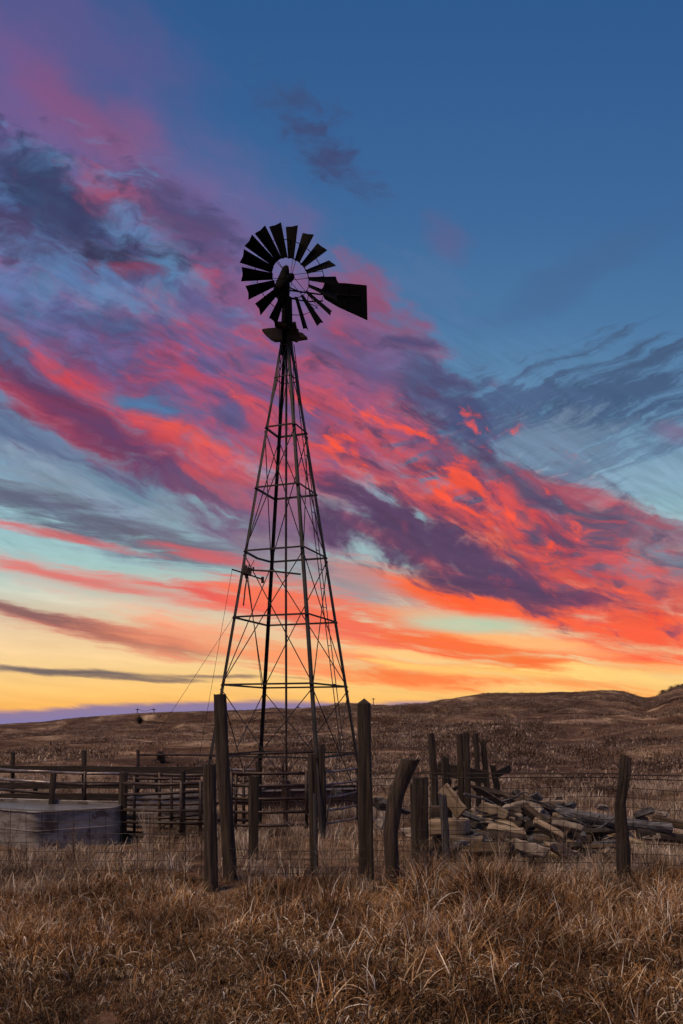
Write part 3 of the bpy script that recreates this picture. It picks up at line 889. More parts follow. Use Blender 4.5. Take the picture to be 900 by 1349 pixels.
# ------------------------------------------------------------------ wooden posts
def post_mesh(path, rad, seed=0, sides=28, square=0.0, rings=26, top='flat', groove=0.2):
    """path [(Vector)] with radii -> MB with weathered surface; square 0 round .. 1 squared timber"""
    rnd = random.Random(seed)
    path = [Vector(p) for p in path]
    L = [0]
    for i in range(1, len(path)): L.append(L[-1] + (path[i] - path[i - 1]).length)
    def samp(t):
        s = t * L[-1]
        for i in range(1, len(path)):
            if s <= L[i] + 1e-9:
                f = (s - L[i - 1]) / (L[i] - L[i - 1]); f2 = f * f * (3 - 2 * f) * .5 + f * .5
                return path[i - 1].lerp(path[i], f2), rad[i - 1] + (rad[i] - rad[i - 1]) * f
        return path[-1], rad[-1]
    vs = []; sh = rnd.uniform(0, 99); rot = rnd.uniform(-.3, .3)
    grooves = [(rnd.uniform(0, 6.28), rnd.uniform(.4, 1.0)) for _ in range(4)]
    for i in range(rings):
        t = i / (rings - 1); p, r = samp(t)
        for k in range(sides):
            a = 2 * math.pi * k / sides + rot
            c, s_ = math.cos(a), math.sin(a)
            if square > 0:
                m_ = max(abs(math.cos(a - rot)), abs(math.sin(a - rot)))
                q = 1 / m_; kk = (1 - square) + square * min(q, 1.32) * .88
            else: kk = 1
            nz = mnoise.noise(Vector((c * 1.3 + sh, s_ * 1.3, t * L[-1] * 1.1)))
            n2 = mnoise.noise(Vector((c * 4 + sh, s_ * 4, t * L[-1] * 3.0)))
            g = sum(d_ * max(0, 1 - abs(((a - ga - .25 * math.sin(t * 3 + ga * 5) + math.pi) % (2 * math.pi)) - math.pi) / .24) for ga, d_ in grooves)
            rr_ = r * kk * (1 + .16 * nz + .08 * n2 - groove * g)
            z = 0
            if i == rings - 1:
                z = {'flat': rnd.uniform(-.012, .008), 'jag': rnd.uniform(-.05, .03), 'slant': c * r * .55, 'slantl': -c * r * .45, 'point': -.045}[top]
            vs.append(p + Vector((rr_ * c, rr_ * s_, z)))
    fs = [(i * sides + k, i * sides + (k + 1) % sides, (i + 1) * sides + (k + 1) % sides, (i + 1) * sides + k) for i in range(rings - 1) for k in range(sides)]
    b = MB()
    tpc = path[-1] + Vector((0, 0, .02 if top == 'point' else -.008))
    vs.append(tpc); ci = len(vs) - 1; o_ = (rings - 1) * sides
    fs += [(o_ + k, o_ + (k + 1) % sides, ci) for k in range(sides)]
    fs.append(tuple(range(sides - 1, -1, -1)))
    b.add(vs, fs)
    return b

def wood_post(pts, d, widths, label, mat=None, seed=0, group=None, **kw):
    """pts photo pixels from base to top; d distance; widths in pixels"""
    P = [at(x, y, d) for x, y in pts]
    base = P[0].copy(); g = tz(base.x, base.y)
    P[0] = Vector((base.x, base.y, min(g - .15, base.z)))
    b = post_mesh(P, [w * d / FPX / 2 for w in widths], seed, **kw)
    o = b.build('fence_post', mat or M_POST, origin=(base.x, base.y, g), smooth=False)
    tag(o, label, 'post', group or 'old wooden fence posts')
    return o

wood_post([(304, 1158), (299, 1075), (293, 990), (289.5, 915)], 10.1, [19, 18.5, 18, 17.5], 'tall thick leaning fence post, left of the windmill, with a worn notched top', seed=3, top='flat', square=.35, rings=24)
wood_post([(279, 1176), (277, 1090), (276, 1006)], 9.6, [19, 18, 17], 'squat weathered post just left of the tall leaning one', seed=8, square=.3, top='flat')
wood_post([(334, 1134), (334, 1070), (334.5, 1022)], 11.8, [14, 15, 15], 'short square post in front of the pipe gate rails', seed=12, square=.8, top='flat')
wood_post([(414, 1158), (413, 1080), (411, 993)], 10.6, [11, 12, 12], 'slim square post directly in front of the right-hand tower leg', seed=21, square=.7, top='flat')
wood_post([(425, 1104), (424, 1040), (424, 980)], 13.9, [9, 9, 8.5], 'thin dark post holding the right end of the pipe gate', seed=5, square=.5, top='flat')
wood_post([(484, 1160), (482, 1070), (480.5, 995), (480, 922)], 10.2, [23, 21, 19, 18.5], 'tall thick upright post with a pointed top, right of the windmill', seed=30, square=.65, top='point', rings=24)
wood_post([(518, 1184), (517, 1140), (515, 1098), (521, 1052), (532, 1022), (541, 1000)], 9.5, [17, 19, 20, 20, 22, 24], 'crooked bent post curving over to the right at its top', seed=44, top='flat', rings=26, groove=.08)
wood_post([(555, 1142), (554, 1085), (554, 1024)], 11.3, [23, 22, 21.5], 'short broad squared post beside the crooked one', seed=51, square=.85, top='flat')
wood_post([(545, 1140), (544, 1085), (543, 1032)], 11.5, [5, 5.5, 6], 'narrow stick of a post close against the broad squared one', seed=52, square=.4, top='jag')
wood_post([(576, 1082), (572, 1025), (567.5, 966)], 12.9, [11, 10.5, 10], 'tall slim post leaning left, behind the broad squared one', seed=61, square=.5)
wood_post([(592, 1084), (589, 1040), (585.5, 995)], 13.2, [12, 12, 10.5], 'short post with a broken jagged top among the tall slim ones', seed=62, top='jag')
wood_post([(609, 1086), (607.5, 1025), (605.5, 967)], 13.3, [9.5, 9, 8.5], 'left of the two tall slim posts standing side by side', seed=63, square=.4)
wood_post([(618, 1086), (616, 1025), (613.5, 965)], 13.1, [9.5, 9, 8.5], 'right of the two tall slim posts standing side by side', seed=64, square=.4)
wood_post([(632, 1072), (629.5, 1020), (626.5, 966)], 13.8, [7.5, 7.5, 7], 'tall thin post third from the right of the rubble row', seed=65, square=.4)
wood_post([(645, 1072), (641, 1025), (636.5, 976)], 13.9, [7.5, 7.5, 7], 'thin post leaning left, second from the right of the rubble row', seed=66, square=.4)
wood_post([(658, 1068), (655, 1038), (649, 1008)], 14.1, [8.5, 8.5, 7.5], 'short leaning post at the right end of the rubble row', seed=67, square=.4)
wood_post([(588, 1150), (587, 1100), (583, 1048)], 10.7, [8, 10, 11], 'split silver-grey post in front of the leaning pale board', mat=M_POSTG, seed=70, top='jag', groove=.25)
wood_post([(822, 1162), (821, 1110), (817, 1060), (823, 1020), (824.5, 996)], 10.0, [18, 17, 14, 16, 15], 'knotty fence post alone at the right behind the wire fence', seed=80, top='slantl', rings=24)

# grey steel post wired to the slim post
b = MB(); p = at(415.5, 1155, 10.45); p.z = tz(p.x, p.y)
b.sweep([p + Vector((0, 0, -.1)), p + Vector((-.01, 0, 1.02))], [(-.022, -.018), (.022, -.018), (.022, .018), (-.022, .018)])
tag(b.build('steel_stake', M_POSTG, origin=p), 'short bluish-grey stake tied to the slim square post', 'stake')

# ------------------------------------------------------------------ boards between the rubble posts
def board(name, p0, p1, w, th, mat, label, cat='board', group=None, roll=0.0, bend=0.0, jag=False):
    p0 = Vector(p0); p1 = Vector(p1); L = (p1 - p0).length
    c = (p0 + p1) / 2
    b = MB(); N = 7; rnd = random.Random(int(abs(p0.x * 991 + p1.z * 77)))
    pts = [Vector((-L / 2 + L * i / N, 0, bend * math.sin(math.pi * i / N) + rnd.uniform(-.004, .004))) for i in range(N + 1)]
    b.sweep(pts, [(-th / 2, -w / 2), (th / 2, -w / 2), (th / 2, w / 2), (-th / 2, w / 2)], scales=[rnd.uniform(.86, 1.1) if jag else rnd.uniform(.94, 1.04) for _ in range(N + 1)])
    if jag:      # torn ends
        for e in (0, N):
            for q in range(4):
                x_, y_, z_ = b.v[e * 4 + q]; b.v[e * 4 + q] = (x_ + rnd.uniform(-.09, .09) * min(1, L), y_, z_ * rnd.uniform(.3, 1.0))
    o = b.build(name, mat, bevel=min(w, th) * .12)
    x = (p1 - p0).normalized()
    y = Vector((0, 0, 1)).cross(x)
    y = y.normalized() if y.length > .01 else Vector((0, 1, 0))
    z = x.cross(y)
    Mx = Matrix((x, y, z)).transposed() @ Matrix.Rotation(roll, 3, 'X')
    o.matrix_world = Matrix.Translation(c) @ Mx.to_4x4()
    if label: tag(o, label, cat, group)
    return o
board('board', at(576, 1012, 13.5), at(640, 1024, 13.5), .22, .05, M_PLANKD, 'wide dark board nailed across the tall slim posts')
board('board', at(655, 1020, 14.0), at(672, 1011, 14.1), .11, .05, M_PLANKD, 'stub of dark board jutting up at the right end of the post row')
board('board', at(590, 1044, 13.6), at(613, 1032, 13.6), .06, .04, M_PLANKD, 'narrow strip slanting behind the jagged post')
board('board', at(650, 1021, 14.2), at(672, 1018, 14.2), .03, .03, M_PLANKD, 'thin lath under the jutting board stub')

# ------------------------------------------------------------------ stock tanks
def tank_from_corner():
    # corner K = px 46 at d 12.75 ; right end px 152 at d 13.2 ; left face runs back to the left
    K = at(46, 1117, 12.55); E = at(152, 1113, 13.25); F = at(-75, 1100, 13.75)
    K.z = E.z = F.z = 0
    return K, E, F
K, E, F = tank_from_corner()
def poly_tank(corners, h, label, t=.012, rimr=.016, wall=None):
    wall = wall or M_TANK
    cx = sum((Vector(p) for p in corners), Vector()) / len(corners)
    root = empty('stock_tank', (cx.x, cx.y, 0)); tag(root, label, 'tank')
    # round the corners
    P = []
    n0 = len(corners)
    for i in range(n0):
        a, p, q = Vector(corners[i - 1]), Vector(corners[i]), Vector(corners[(i + 1) % n0])
        r = .09
        s = p + (a - p).normalized() * r; e = p + (q - p).normalized() * r
        for k in range(5):
            f = k / 4; P.append((s.lerp(p, f)).lerp(p.lerp(e, f), f))
    n = len(P)
    cen = Vector((cx.x, cx.y, 0))
    def off(o_): return [p + (p - cen).normalized() * o_ for p in P]
    zs = [(-.12, 0), (.02, 0), (h * .48, 0), (h * .5, .012), (h * .52, 0), (h, 0)]
    vs = []; fs = []
    for z, o_ in zs: vs += [p + Vector((0, 0, z)) for p in off(o_)]
    k = len(zs)
    for i in range(k - 1):
        for j in range(n): fs.append((i * n + j, i * n + (j + 1) % n, (i + 1) * n + (j + 1) % n, (i + 1) * n + j))
    b0 = len(vs); li = off(-t)
    vs += [p + Vector((0, 0, h)) for p in li] + [p + Vector((0, 0, .05)) for p in li]
    for j in range(n):
        j2 = (j + 1) % n
        fs.append(((k - 1) * n + j, (k - 1) * n + j2, b0 + j2, b0 + j)); fs.append((b0 + j, b0 + j2, b0 + n + j2, b0 + n + j))
    fs.append(tuple(b0 + n + j for j in range(n)))
    b = MB(); b.add(vs, fs); b.build('tank_wall', wall, root)
    b = MB(); pts = [p + Vector((0, 0, h + .004)) for p in off(.006)]; pts += pts[:2]
    b.tube(pts, rimr, 6); b.build('rolled_rim', wall, root)
    b = MB(); b.add([p + Vector((0, 0, h - .05)) for p in li], [tuple(range(n))]); b.build('water', M_WATER, root)
    return root
back = Vector((-.05, 1.0, 0)).normalized() * 0.8
poly_tank([K, E, E + back, K + Vector((-.1, 1.75, 0)), F + Vector((0, 1.1, 0)), F], .565, 'large galvanised stock tank with an angled corner at the left edge')
q0 = at(166, 1085, 15.1); q1 = at(266, 1085, 15.3)
poly_tank([Vector((q0.x, 15.1, 0)), Vector((q1.x, 15.3, 0)), Vector((q1.x + .05, 16.4, 0)), Vector((q0.x + .05, 16.2, 0))], .52, 'smaller grey stock tank behind the pipe panel, right of the large one')
q0 = at(340, 1085, 17.6); q1 = at(470, 1085, 18.2)
poly_tank([Vector((q0.x, 17.6, 0)), Vector((q1.x, 18.2, 0)), Vector((q1.x + .05, 19.4, 0)), Vector((q0.x + .05, 18.8, 0))], .42, 'low dark rusty trough behind the windmill tower', wall=M_RUST)

# ------------------------------------------------------------------ pipe panels
def pipe_panel(pL, pR, dL, dR, rails, label, posts=(), r=.027, light=(), diag=None, ends=True, mat=None):
    """rails: heights (m); posts: fractions"""
    A_ = at(pL, 945, dL); B_ = at(pR, 945, dR); A_.z = B_.z = 0
    c = (A_ + B_) / 2
    root = empty('pipe_panel', (c.x, c.y, 0)); tag(root, label, 'corral panel')
    rnd = random.Random(int(pL * 7 + pR))
    for i, h in enumerate(rails):
        if not isinstance(h, tuple): h = (h, h)
        s1, s2 = rnd.uniform(-.012, .012), rnd.uniform(-.012, .012)
        mid = (A_ + B_) / 2 + Vector((0, 0, (h[0] + h[1]) / 2 - .012 + s1))
        b = MB(); b.tube([A_ + Vector((0, 0, h[0])), mid, B_ + Vector((0, 0, h[1] + s2))], r, 7)
        b.build('rail', M_PIPEL if i in light else (mat or M_RUST), root, smooth=True)
    top = max(h if not isinstance(h, tuple) else max(h) for h in rails); low = min(h if not isinstance(h, tuple) else min(h) for h in rails)
    for f in posts:
        p = A_.lerp(B_, f); b = MB(); g = tz(p.x, p.y)
        b.tube([p + Vector((0, -r, max(low - .05, g - .1))), p + Vector((0, -r, top + .03))], r * 1.05, 7); b.build('upright', mat or M_RUST, root, smooth=True)
    if diag:
        b = MB(); b.tube([A_.lerp(B_, diag[0]) + Vector((0, -.02, diag[1])), A_.lerp(B_, diag[2]) + Vector((0, -.02, diag[3]))], r * .8, 6); b.build('diagonal_brace', M_RUST, root)
    return root
def hz(py, d): return EYE - (py - HOR) * d / FPX
pipe_panel(-25, 68, 15.7, 14.5, [hz(1017, 14.5), hz(1031.5, 14.5), hz(1045, 14.5), hz(1059, 14.5)], 'rusty pipe panel behind the large tank, left of the leaning flat post', (0.0,), light=(0, 1))
pipe_panel(69, 161, 14.5, 14.2, [hz(1018, 14.4), hz(1032, 14.4), hz(1058, 14.4)], 'rusty pipe panel between the leaning flat post and the thick dark post', (0.48,), light=(0,))
pipe_panel(163, 268, 13.6, 13.4, [(hz(1032, 13.6), hz(1032, 13.4)), (hz(1047, 13.6), hz(1042, 13.4)), hz(1067.5, 13.5), hz(1084, 13.5), hz(1102, 13.5)], 'near pipe panel right of the thick dark post', (0.73, 0.97))
pipe_panel(160, 332, 14.6, 14.3, [hz(1020, 14.5), (hz(1060, 14.6), hz(1056, 14.3)), (hz(1075, 14.5), hz(1079, 14.5)), (hz(1089, 14.5), hz(1095, 14.3))], 'pipe panel running behind the two left posts', (0.30, 0.88), diag=(.30, hz(1090, 14.5), .44, hz(1078, 14.5)))
pipe_panel(166, 264, 14.1, 13.9, [hz(1026, 14), (hz(1054, 14), hz(1050, 14)), (hz(1079, 14), hz(1073, 14)), (hz(1097, 14), hz(1099, 14))], 'second pipe panel leaning just behind the near one, with a bent lower rail', (0.12, 0.62), r=.024)
pipe_panel(300, 407, 13.9, 13.9, [hz(1018.5, 13.9), hz(1034.5, 13.9), hz(1052, 13.9), hz(1070, 13.9), hz(1087, 13.9)], 'five-rail pipe gate in front of the windmill base', (0.05, 0.97))
pipe_panel(300, 336, 14.9, 14.7, [hz(1014, 14.8), hz(1028, 14.8), hz(1046, 14.8), hz(1057, 14.8), hz(1100, 14.8)], 'short stretch of pipe rails seen between the leaning and the short square post', (0.6,), light=(0, 2))
pipe_panel(427, 472, 13.9, 14.9, [hz(1015.5, 14.2), hz(1032.5, 14.2), hz(1048.5, 14.2), hz(1066, 14.2), hz(1083, 14.2)], 'pale-railed pipe panel left of the pointed post', (0.03, 0.98), light=(0, 1, 2, 3, 4), r=.019)
# overhead pipe and lintel
def bar(name, pts, r, mat, label, cat):
    P = [at(*p) for p in pts]; b = MB(); b.tube(P, r, 8)
    o = b.build(name, mat, origin=P[0], smooth=True); tag(o, label, cat); return o
b = MB(); P = [at(182, 994.5, 16.9), at(300, 994, 16.3), at(418, 990.5, 15.6)]
root = empty('overhead_pipe', (P[0].x, P[0].y, 0)); tag(root, 'long thin level pipe on a stub post reaching from the hillside foot to the tower', 'pipe')
b.tube(P, .024, 7); b.build('pipe', M_RUST, root, smooth=True)
for f, px in ((0, 182),):
    b = MB(); b.tube([Vector((P[0].x, P[0].y, .0)), Vector((P[0].x, P[0].y, P[0].z + .1))], .035, 7); b.build('stub_post', M_RUST, root)
b = MB(); b.tube([Vector((P[2].x, P[2].y, .0)), P[2]], .03, 7); b.build('stub_post', M_RUST, root)

# posts of the pipe corral
def steel_post(px0, py0, px1, py1, d, w, dep, label, mat=M_PLANKD):
    p0 = at(px0, py0, d); p1 = at(px1, py1, d); g = tz(p0.x, p0.y); p0.z = min(p0.z, g - .1)
    b = post_mesh([p0, p1], [w * d / FPX / 2] * 2, int(px0), sides=10, square=.9, rings=8, groove=.04)
    o = b.build('corral_post', mat, origin=(p0.x, p0.y, g)); tag(o, label, 'post', 'posts of the pipe corral')
steel_post(161, 1108, 163, 1017, 13.7, 12, .1, 'thick dark corral post at the right end of the large tank', M_POST)
steel_post(64, 1075, 71, 1018, 14.3, 8, .05, 'flat dark upright leaning right behind the large tank', M_POST)
steel_post(240, 1110, 241, 1015, 13.6, 7, .05, 'slim dark corral post midway along the near pipe panel', M_POST)
steel_post(341, 1075, 341, 1003, 15.0, 9, .05, 'stubby brown post behind the short square one', M_POST)

# board fence at the back of the corral
def board_fence():
    c = at(120, 1000, 16.9); root = empty('board_fence', (c.x, c.y, 0)); tag(root, 'three-board wooden corral fence behind the pipe panels at the left', 'fence')
    for (y0, y1, w) in ((1012.5, 1015, .15), (1034.5, 1034, .13), (1049, 1050, .14)):
        for (xa, xb, da, db) in ((-40, 110, 17.2, 16.9), (108, 268, 16.88, 16.5)):
            f0 = (xa + 40) / 308; f1 = (xb + 40) / 308
            p0 = at(xa, y0 + (y1 - y0) * f0, da); p1 = at(xb, y0 + (y1 - y0) * f1, db)
            b = MB(); m_ = p0.lerp(p1, .5) + Vector((0, 0, -.012))
            b.sweep([p0, m_, p1], [(-.02, -w / 2), (.02, -w / 2), (.02, w / 2), (-.02, w / 2)]); b.build('rail_board', M_PLANKD, root, bevel=.004)
    for px, top in ((17, 991), (47, 1030), (111, 988), (180, 1016), (207, 1020)):
        d = 17.25 - (px + 40) / 308 * .7 + .09
        p = at(px, top, d); g = tz(p.x, p.y)
        b = post_mesh([Vector((p.x, p.y, g - .1)), p], [.045] * 2, px, sides=10, square=.8, rings=7)
        b.build('post', M_POST, root)
board_fence()

# ------------------------------------------------------------------ woven wire fences
def wire_fence(pL, pR, d0, d1, ys0, ys1, step, label, barbs=(), sagm=3, seed=0, pxbot=1160):
    A_ = at(pL, 945, d0); B_ = at(pR, 945, d1)
    root = empty('wire_fence', ((A_.x + B_.x) / 2, (A_.y + B_.y) / 2, 0)); tag(root, label, 'wire fence')
    rnd = random.Random(seed)
    N = 10
    def wp(f, i):
        px = pL + (pR - pL) * f; d = d0 + (d1 - d0) * f
        y = ys0[i] + (ys1[i] - ys0[i]) * f + sagm * math.sin(math.pi * f) * (1 - i / len(ys0))
        return at(px, y, d)
    wob = [[rnd.uniform(-.006, .006) for _ in range(N + 1)] for _ in ys0]
    for i in range(len(ys0)):
        b = MB(); b.tube([wp(k / N, i) + Vector((0, wob[i][k] * 2, wob[i][k])) for k in range(N + 1)], .0034, 4); b.build('wire', M_WIRE, root)
    n = max(2, int((pR - pL) / step))
    for k in range(n):
        f = (k + .5) / n
        lean = rnd.uniform(-.0015, .0015)
        b = MB(); b.tube([wp(f + lean * (i - 3) * .3, i) for i in range(len(ys0))], .0030, 4); b.build('stay', M_WIRE, root)
    for (ya, ym, yb) in barbs:
        b = MB(); pts = [at(pL + (pR - pL) * f, ya * (1 - f) ** 2 + 2 * ym * f * (1 - f) + yb * f * f, d0 + (d1 - d0) * f) for f in [k / 12 for k in range(13)]]
        b.tube(pts, .0058, 4)
        for k in range(40):
            f = (k + .5) / 40; i = int(f * 12); g = f * 12 - i; p = pts[i].lerp(pts[min(i + 1, 12)], g)
            b.tube([p + Vector((-.008, -.012, -.014)), p + Vector((.008, .012, .014))], .0018, 3)
        b.build('barbed_strand', M_WIRE, root)
    return root
yl = [1064, 1080, 1095, 1108, 1120, 1132, 1144, 1156]
wire_fence(-60, 276, 9.9, 9.7, yl, [y + 2 for y in yl], 20, 'sagging woven wire fence in front of the large tank', seed=1)
ym = [1119, 1130, 1141, 1150, 1158]
wire_fence(302, 482, 10.0, 10.1, ym, ym, 17, 'low slack woven wire between the two tall thick posts', seed=2)
yr = [1034, 1047, 1061, 1077, 1092, 1107, 1121, 1134, 1147]
wire_fence(488, 822, 10.05, 9.9, yr, [y + 2 for y in yr], 17, 'taller woven wire fence in front of the rubble heap', barbs=((1018, 1020, 1019), (1026, 1024, 1024)), seed=3)
wire_fence(825, 990, 9.9, 9.8, [y + 3 for y in yr], [y + 8 for y in yr], 17, 'woven wire fence running off at the right of the knotty post', barbs=((1021, 1022, 1024), (1026, 1028, 1031)), seed=4)

# ------------------------------------------------------------------ rubble heap
def rock_mesh(sx, sy, sz, seed, slab=False):
    rnd = random.Random(seed)
    bm = bmesh.new()
    pts = []
    for _ in range(16 if slab else 22):
        v = Vector((rnd.gauss(0, 1), rnd.gauss(0, 1), rnd.gauss(0, 1))).normalized()
        if slab: v = Vector((max(-.75, min(.75, v.x * 1.2)), max(-.75, min(.75, v.y * 1.2)), max(-.55, min(.55, v.z * 1.3))))
        pts.append(bm.verts.new((v.x * sx / 2 * rnd.uniform(.85, 1.1), v.y * sy / 2 * rnd.uniform(.85, 1.1), v.z * sz / 2 * rnd.uniform(.85, 1.1))))
    bmesh.ops.convex_hull(bm, input=bm.verts[:])
    bmesh.ops.delete(bm, geom=[v for v in bm.verts if not v.link_faces], context='VERTS')
    bmesh.ops.subdivide_edges(bm, edges=[e for e in bm.edges if e.calc_length() > min(sx, sy, sz) * .45], cuts=2, use_grid_fill=True)
    bmesh.ops.triangulate(bm, faces=bm.faces[:])
    mm = min(sx, sy, sz)
    for v in bm.verts:
        q = v.co * (2.2 / max(sx, sy))
        v.co += v.co.normalized() * (mnoise.noise(q * 1.6 + Vector((seed, 0, 0))) * .22 + mnoise.noise(q * 5 + Vector((seed, 3, 0))) * .10) * mm
    me = bpy.data.meshes.new('rubble_rock'); bm.to_mesh(me); bm.free()
    return me
def rock(loc, size, rot, mat, label, seed, slab=True, name='rubble_rock', group=None, cat='rock'):
    me = rock_mesh(*size, seed, slab); me.materials.append(mat)
    o = bpy.data.objects.new(name, me); o.location = loc; o.rotation_euler = rot; COL.objects.link(o)
    tag(o, label, cat, group); return o

# named pieces
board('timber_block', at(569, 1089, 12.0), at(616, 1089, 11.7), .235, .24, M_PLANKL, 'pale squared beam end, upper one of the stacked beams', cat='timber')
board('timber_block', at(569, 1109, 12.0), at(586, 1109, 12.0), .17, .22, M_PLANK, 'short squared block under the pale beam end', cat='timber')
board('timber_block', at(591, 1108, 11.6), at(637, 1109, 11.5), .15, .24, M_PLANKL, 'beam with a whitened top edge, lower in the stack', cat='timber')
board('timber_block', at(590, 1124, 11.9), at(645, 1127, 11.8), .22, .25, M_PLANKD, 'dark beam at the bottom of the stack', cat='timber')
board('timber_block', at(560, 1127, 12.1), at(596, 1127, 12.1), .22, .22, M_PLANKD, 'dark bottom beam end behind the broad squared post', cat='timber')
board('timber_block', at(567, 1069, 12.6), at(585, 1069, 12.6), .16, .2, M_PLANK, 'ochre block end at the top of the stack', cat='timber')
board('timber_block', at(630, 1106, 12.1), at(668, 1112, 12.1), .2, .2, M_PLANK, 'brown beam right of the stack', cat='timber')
board('board', at(583, 1038, 11.5), at(609, 1072, 11.3), .22, .05, M_PLANKL, 'pale board with rounded end leaning over the stack', roll=R(8))
board('board', at(640, 1066, 13.0), at(678, 1067, 12.8), .05, .3, M_PLANKG, 'flat grey slab board lying on the heap top', roll=R(12))
board('board', at(666, 1081, 12.4), at(695, 1087, 12.1), .13, .1, M_PLANKL, 'pale split board end in the middle of the heap')
board('board', at(690, 1092, 12.2), at(742, 1120, 11.6), .14, .07, M_PLANK, 'brown plank sliding down the front of the heap', roll=R(20))
board('board', at(700, 1097, 12.0), at(730, 1112, 11.7), .12, .05, M_PLANKG, 'silvery plank end beside the sliding brown plank', roll=R(-30))
board('board', at(722, 1078, 12.5), at(770, 1108, 11.8), .09, .06, M_PLANK, 'narrow plank slanting under the long log')
board('board', at(676, 1046, 13.4), at(700, 1062, 13.0), .09, .08, M_PLANKD, 'dark broken plank sticking up at the back of the heap', roll=R(15))
board('board', at(690, 1060, 13.3), at(712, 1048, 13.1), .15, .05, M_PLANKG, 'propped grey plank at the crest of the heap', roll=R(30))
board('board', at(735, 1052, 13.2), at(744, 1072, 13.0), .12, .1, M_PLANKD, 'stub of dark timber standing at the back right of the heap')
board('board', at(800, 1125, 11.2), at(770, 1150, 10.7), .05, .05, M_PLANK, 'thin broken stick poking from the grass before the heap')
board('board', at(860, 1079, 12.6), at(905, 1088, 12.3), .12, .12, M_PLANK, 'beam running off the right edge behind the fence')
b = MB(); P = [at(638, 1095, 12.0), at(700, 1106, 11.6), at(752, 1119, 11.3)]
b.tube(P, .034, 7, scales=[.9, 1, .7]); tag(b.build('branch', M_PLANKD, origin=P[0]), 'long dark branch lying across the front of the heap', 'branch')
def log(p, r, label, mat, seed):
    P = [at(*q) for q in p]
    b = MB(); n = 11; vs = []; N = 12
    rnd = random.Random(seed)
    for i in range(N):
        t = i / (N - 1) * (len(P) - 1); k = min(int(t), len(P) - 2); c = P[k].lerp(P[k + 1], t - k)
        for j in range(n):
            a = 2 * math.pi * j / n; rr_ = r * (1 + .22 * mnoise.noise(Vector((math.cos(a) * 1.5 + seed, math.sin(a) * 1.5, t * 2.2)))) * (1.08 - .2 * i / N)
            vs.append(c + Vector((0, math.cos(a) * rr_, math.sin(a) * rr_)))
    fs = [(i * n + j, i * n + (j + 1) % n, (i + 1) * n + (j + 1) % n, (i + 1) * n + j) for i in range(N - 1) for j in range(n)]
    fs += [tuple(range(n)), tuple(range((N - 1) * n, N * n))[::-1]]
    b.add(vs, fs); o = b.build('log', mat, origin=P[0]); tag(o, label, 'log'); return o
log([(716, 1065, 12.9), (770, 1076, 12.5), (830, 1086, 12.2), (884, 1091, 12.0)], .085, 'long bare grey log lying along the heap behind the knotty post', M_PLANKG, 4)
log([(840, 1098, 12.1), (900, 1106, 12.0), (940, 1110, 12.0)], .07, 'dark log in the grass at the right edge', M_PLANKD, 9)
rock(at(690, 1133, 10.9), (.30, .22, .19), (.1, .05, -.3), M_ROCK, 'whitish ribbed stone block alone in front of the heap', 11)
rock(at(641, 1085, 12.2), (.34, .25, .2), (.2, .3, .4), M_ROCK, 'large pale rock right of the stacked beams', 12)
rock(at(628, 1068, 12.8), (.22, .2, .16), (.5, .1, 1), M_ROCK, 'pale rock wedged below the paired slim posts', 13)
rock(at(850, 1071, 12.7), (.45, .3, .13), (.1, -.25, .2), M_ROCKD, 'grey slab on top of the right-hand rocks', 14)
rock(at(843, 1078, 12.8), (.36, .3, .12), (.0, .2, .8), M_ROCK, 'pale flat rock under the grey slab at the right', 15)
rock(at(872, 1072, 12.6), (.26, .3, .17), (.3, .1, 1.2), M_ROCK, 'blocky pale rock at the right end of the right-hand rocks', 16)
rock(at(857, 1100, 12.1), (.42, .3, .15), (.0, .0, .1), M_ROCK, 'pale rock lying under the long log', 17)
rock(at(792, 1063, 13.4), (.34, .26, .14), (.1, .1, .4), M_ROCK, 'flat pale rock beyond the log, left of the knotty post', 18)
rock(at(503, 1084, 12.8), (.22, .3, .26), (.2, .1, .3), M_ROCK, 'sandy rock between the pointed and the crooked post', 19)
rock(at(500, 1060, 14.8), (.45, .4, .35), (.2, .4, .3), M_ROCKD, 'bluish boulder behind the sandy rock', 20)
rock(at(529, 1068, 14.0), (.5, .4, .14), (.1, .3, .3), M_ROCKD, 'dark flat boulder beyond the crooked post', 21)
rock(at(545, 1098, 12.6), (.5, .4, .3), (.1, .3, .9), M_ROCK, 'sandy boulder behind the crooked post', 22)
rock(at(448, 1046, 16.6), (.35, .3, .3), (.1, .3, .9), M_ROCKD, 'dark boulder seen through the pale pipe rails', 23)
rock(at(600, 1146, 10.8), (.26, .2, .16), (.1, .3, .5), M_ROCK, 'half buried stone at the foot of the silver-grey post', 24)

